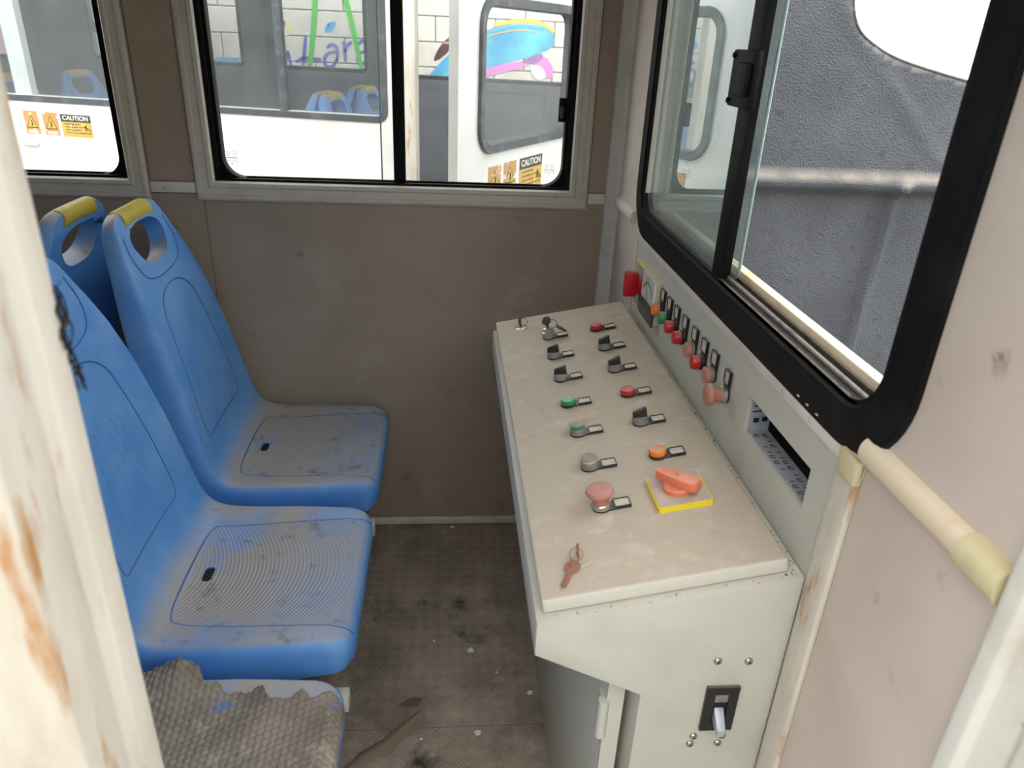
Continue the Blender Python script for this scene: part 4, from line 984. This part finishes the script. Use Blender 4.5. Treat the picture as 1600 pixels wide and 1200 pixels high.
# seats of the neighbouring car
proto = [ob for ob in bpy.data.objects if ob.name.startswith('bus_seat')][0]
def far_seat(u, v, face, z, label):
    c = copy_tree(proto); p = Matrix.Rotation(CRZ, 4, 'Z') @ Vector((u, v, 0)); c.location = (CO.x+p.x, CO.y+p.y, z); c.rotation_euler = (0, 0, CRZ+face)
    c['label'] = label; c['group'] = 'blue seats in the neighbouring car'; return c
lab = 'blue seat with yellow grip inside the white car alongside'
for u, v, f_ in ((.20, .40, 0), (.20, .95, 0), (-1.04, .42, PI), (-1.04, .95, PI), (-1.60, .40, 0), (-1.60, .95, 0)):
    far_seat(u, v, f_, .12, lab+(', by its open cab door' if u > 0 else ', facing away from its cab' if f_ else ', behind its warning stickers'))

# ================================================================== OUTSIDE: block wall with graffiti, ground
struct(obj('floor_ground', G().box(-14, 12, -12, 12, -.42, -.40), 'ground'))
struct(obj('wall_blocker', G().box(-9, 7, -5.3, -5.0, -.4, 2.7), 'blocker'), 'grey yard wall added behind the doorway to cut its light')  # unseen wall, added to weaken doorway light and its glare in the back window
GY = 3.9
gw = struct(obj('wall_graffiti', G().box(-5.2, 1.6, GY+.02, GY+.2, -.4, 2.5), 'mortar'), 'pale block wall painted with graffiti')
bw, bh = .44, .172; bme = finish(build(G().box(0, bw-.008, 0, .03, 0, bh-.007)), 'block', bevel=.004, seg=1)
for r_ in range(4, 17):
    off = (r_ % 2)*bw/2
    for c_ in range(15):
        x = -5.2+c_*bw+off
        if x+bw > 1.6: continue
        b = bpy.data.objects.new('block', bme); COL.objects.link(b); b.parent = gw; b.location = (x, GY-.005, -.4+r_*bh)
def ribbon(P, wd, m, it=3, name='graffiti_stroke', lift=0):
    P = smoothp(P, False, it); g = G(); L_, R_ = [], []
    for i, p in enumerate(P):
        a = Vector(P[max(i-1, 0)]); b = Vector(P[min(i+1, len(P)-1)]); t = (b-a).normalized() if (b-a).length else Vector((1, 0)); n = Vector((-t.y, t.x))
        k = wd/2*(.65+.35*math.sin(PI*min(1, max(0, i/(len(P)-1)))))
        L_.append((p[0]+n.x*k, p[1]+n.y*k)); R_.append((p[0]-n.x*k, p[1]-n.y*k))
    poly = L_+R_[::-1]; y = GY-.006-lift; n = len(L_)
    V = [(u, y, v) for u, v in L_]+[(u, y, v) for u, v in R_]
    g.add(V, [(i, i+1, n+i+1, n+i) for i in range(n-1)]); return obj(name, g, m, gw)
def blob(P, m, it=3, lift=0):
    P = smoothp(P, True, it); return obj('graffiti_patch', G().add([(u, GY-.006-lift, v) for u, v in P], [tuple(range(len(P)))]), m, gw)
def pix(x, y):                               # photo pixel to a point on the wall
    d = RR*((x-800)/1152.27)+DN*((y-600)/1152.27)+FW; c = M.translation; t = (GY-c.y)/d.y; return (c.x+d.x*t, c.z+d.z*t)
px = lambda *q: [pix(*p) for p in q]
ribbon(px((496, -60), (493, 0), (490, 50), (484, 110)), .040, 'p_green', lift=.002); ribbon(px((520, -60), (541, 0), (553, 50), (566, 112)), .038, 'p_green', lift=.002)
for q in ([(438, 108), (440, 78), (446, 100), (449, 74), (456, 108)], [(478, 56), (476, 80), (474, 102)], [(463, 97), (474, 90), (488, 92), (502, 93)], [(511, 75), (518, 69), (527, 74), (528, 88), (526, 98)], [(526, 82), (514, 82), (506, 92), (510, 106), (522, 104), (527, 90)], [(537, 64), (539, 82), (540, 96)], [(539, 82), (543, 70), (550, 66)], [(560, 70), (566, 63), (574, 66), (576, 85)], [(574, 80), (562, 82), (558, 94), (566, 102), (576, 92)]):
    ribbon(px(*q), .026, 'p_blue')
blob(px((436, 30), (452, 30), (461, 46), (450, 57), (436, 56)), 'p_cream'); blob(px((440, 32), (447, 32), (444, 49)), 'p_violet', 1, .003)
blob(px((506, 46), (513, 34), (526, 33), (523, 46), (512, 53)), 'p_sky'); blob(px((511, 38), (518, 36), (513, 46)), 'p_blue', 2, .003)
blob(px((668, 122), (690, 96), (720, 72), (760, 48), (810, 36), (850, 40), (868, 56), (866, 72), (850, 82), (800, 96), (740, 112), (700, 126)), 'p_cyan')
ribbon(px((672, 118), (700, 88), (745, 54), (800, 38), (850, 46)), .022, 'p_sky', lift=.002)
ribbon(px((770, 40), (810, 31), (845, 34), (866, 50)), .026, 'p_yellow', lift=.003)
ribbon(px((700, 92), (750, 60), (800, 46), (840, 50)), .008, 'p_orange', lift=.004)
blob(px((735, 122), (760, 106), (800, 97), (830, 96), (820, 106), (780, 114), (750, 124)), 'p_pink', lift=.003); blob(px((818, 94), (850, 84), (864, 104), (864, 124), (848, 120), (838, 100)), 'p_pink', lift=.004); blob(px((810, 96), (850, 80), (846, 96), (826, 100)), 'p_purple', lift=.005)
blob(px((826, 104), (844, 100), (856, 122), (836, 126)), 'p_white', lift=.006)
blob(px((674, 98), (690, 66), (714, 50), (712, 68), (690, 92)), 'p_rose', lift=-.001)
blob(px((756, 140), (790, 130), (815, 140), (800, 165), (765, 170)), 'p_slate'); blob(px((757, 128), (800, 122), (820, 134), (790, 145)), 'p_olive'); blob(px((752, 165), (790, 170), (772, 230), (752, 232)), 'p_slate')
blob(px((790, 160), (820, 150), (836, 150), (812, 190)), 'p_olive'); blob(px((804, 176), (818, 178), (806, 205)), 'p_blue')
blob(px((-30, 40), (0, 36), (22, 36), (30, 60), (40, 100), (30, 120), (-30, 110)), 'p_rose'); blob(px((16, 60), (28, 52), (34, 74), (24, 76)), 'p_orange', lift=.003); ribbon(px((6, 46), (18, 36), (26, 42), (20, 52)), .03, 'p_purple', lift=.002)
blob(px((148, 45), (190, 40), (192, 98), (155, 90)), 'p_rose')
blob(px((320, 92), (345, 88), (380, 94), (380, 112), (320, 112)), 'p_sky'); blob(px((322, 90), (336, 86), (338, 94), (322, 97)), 'p_yellow', lift=.002)
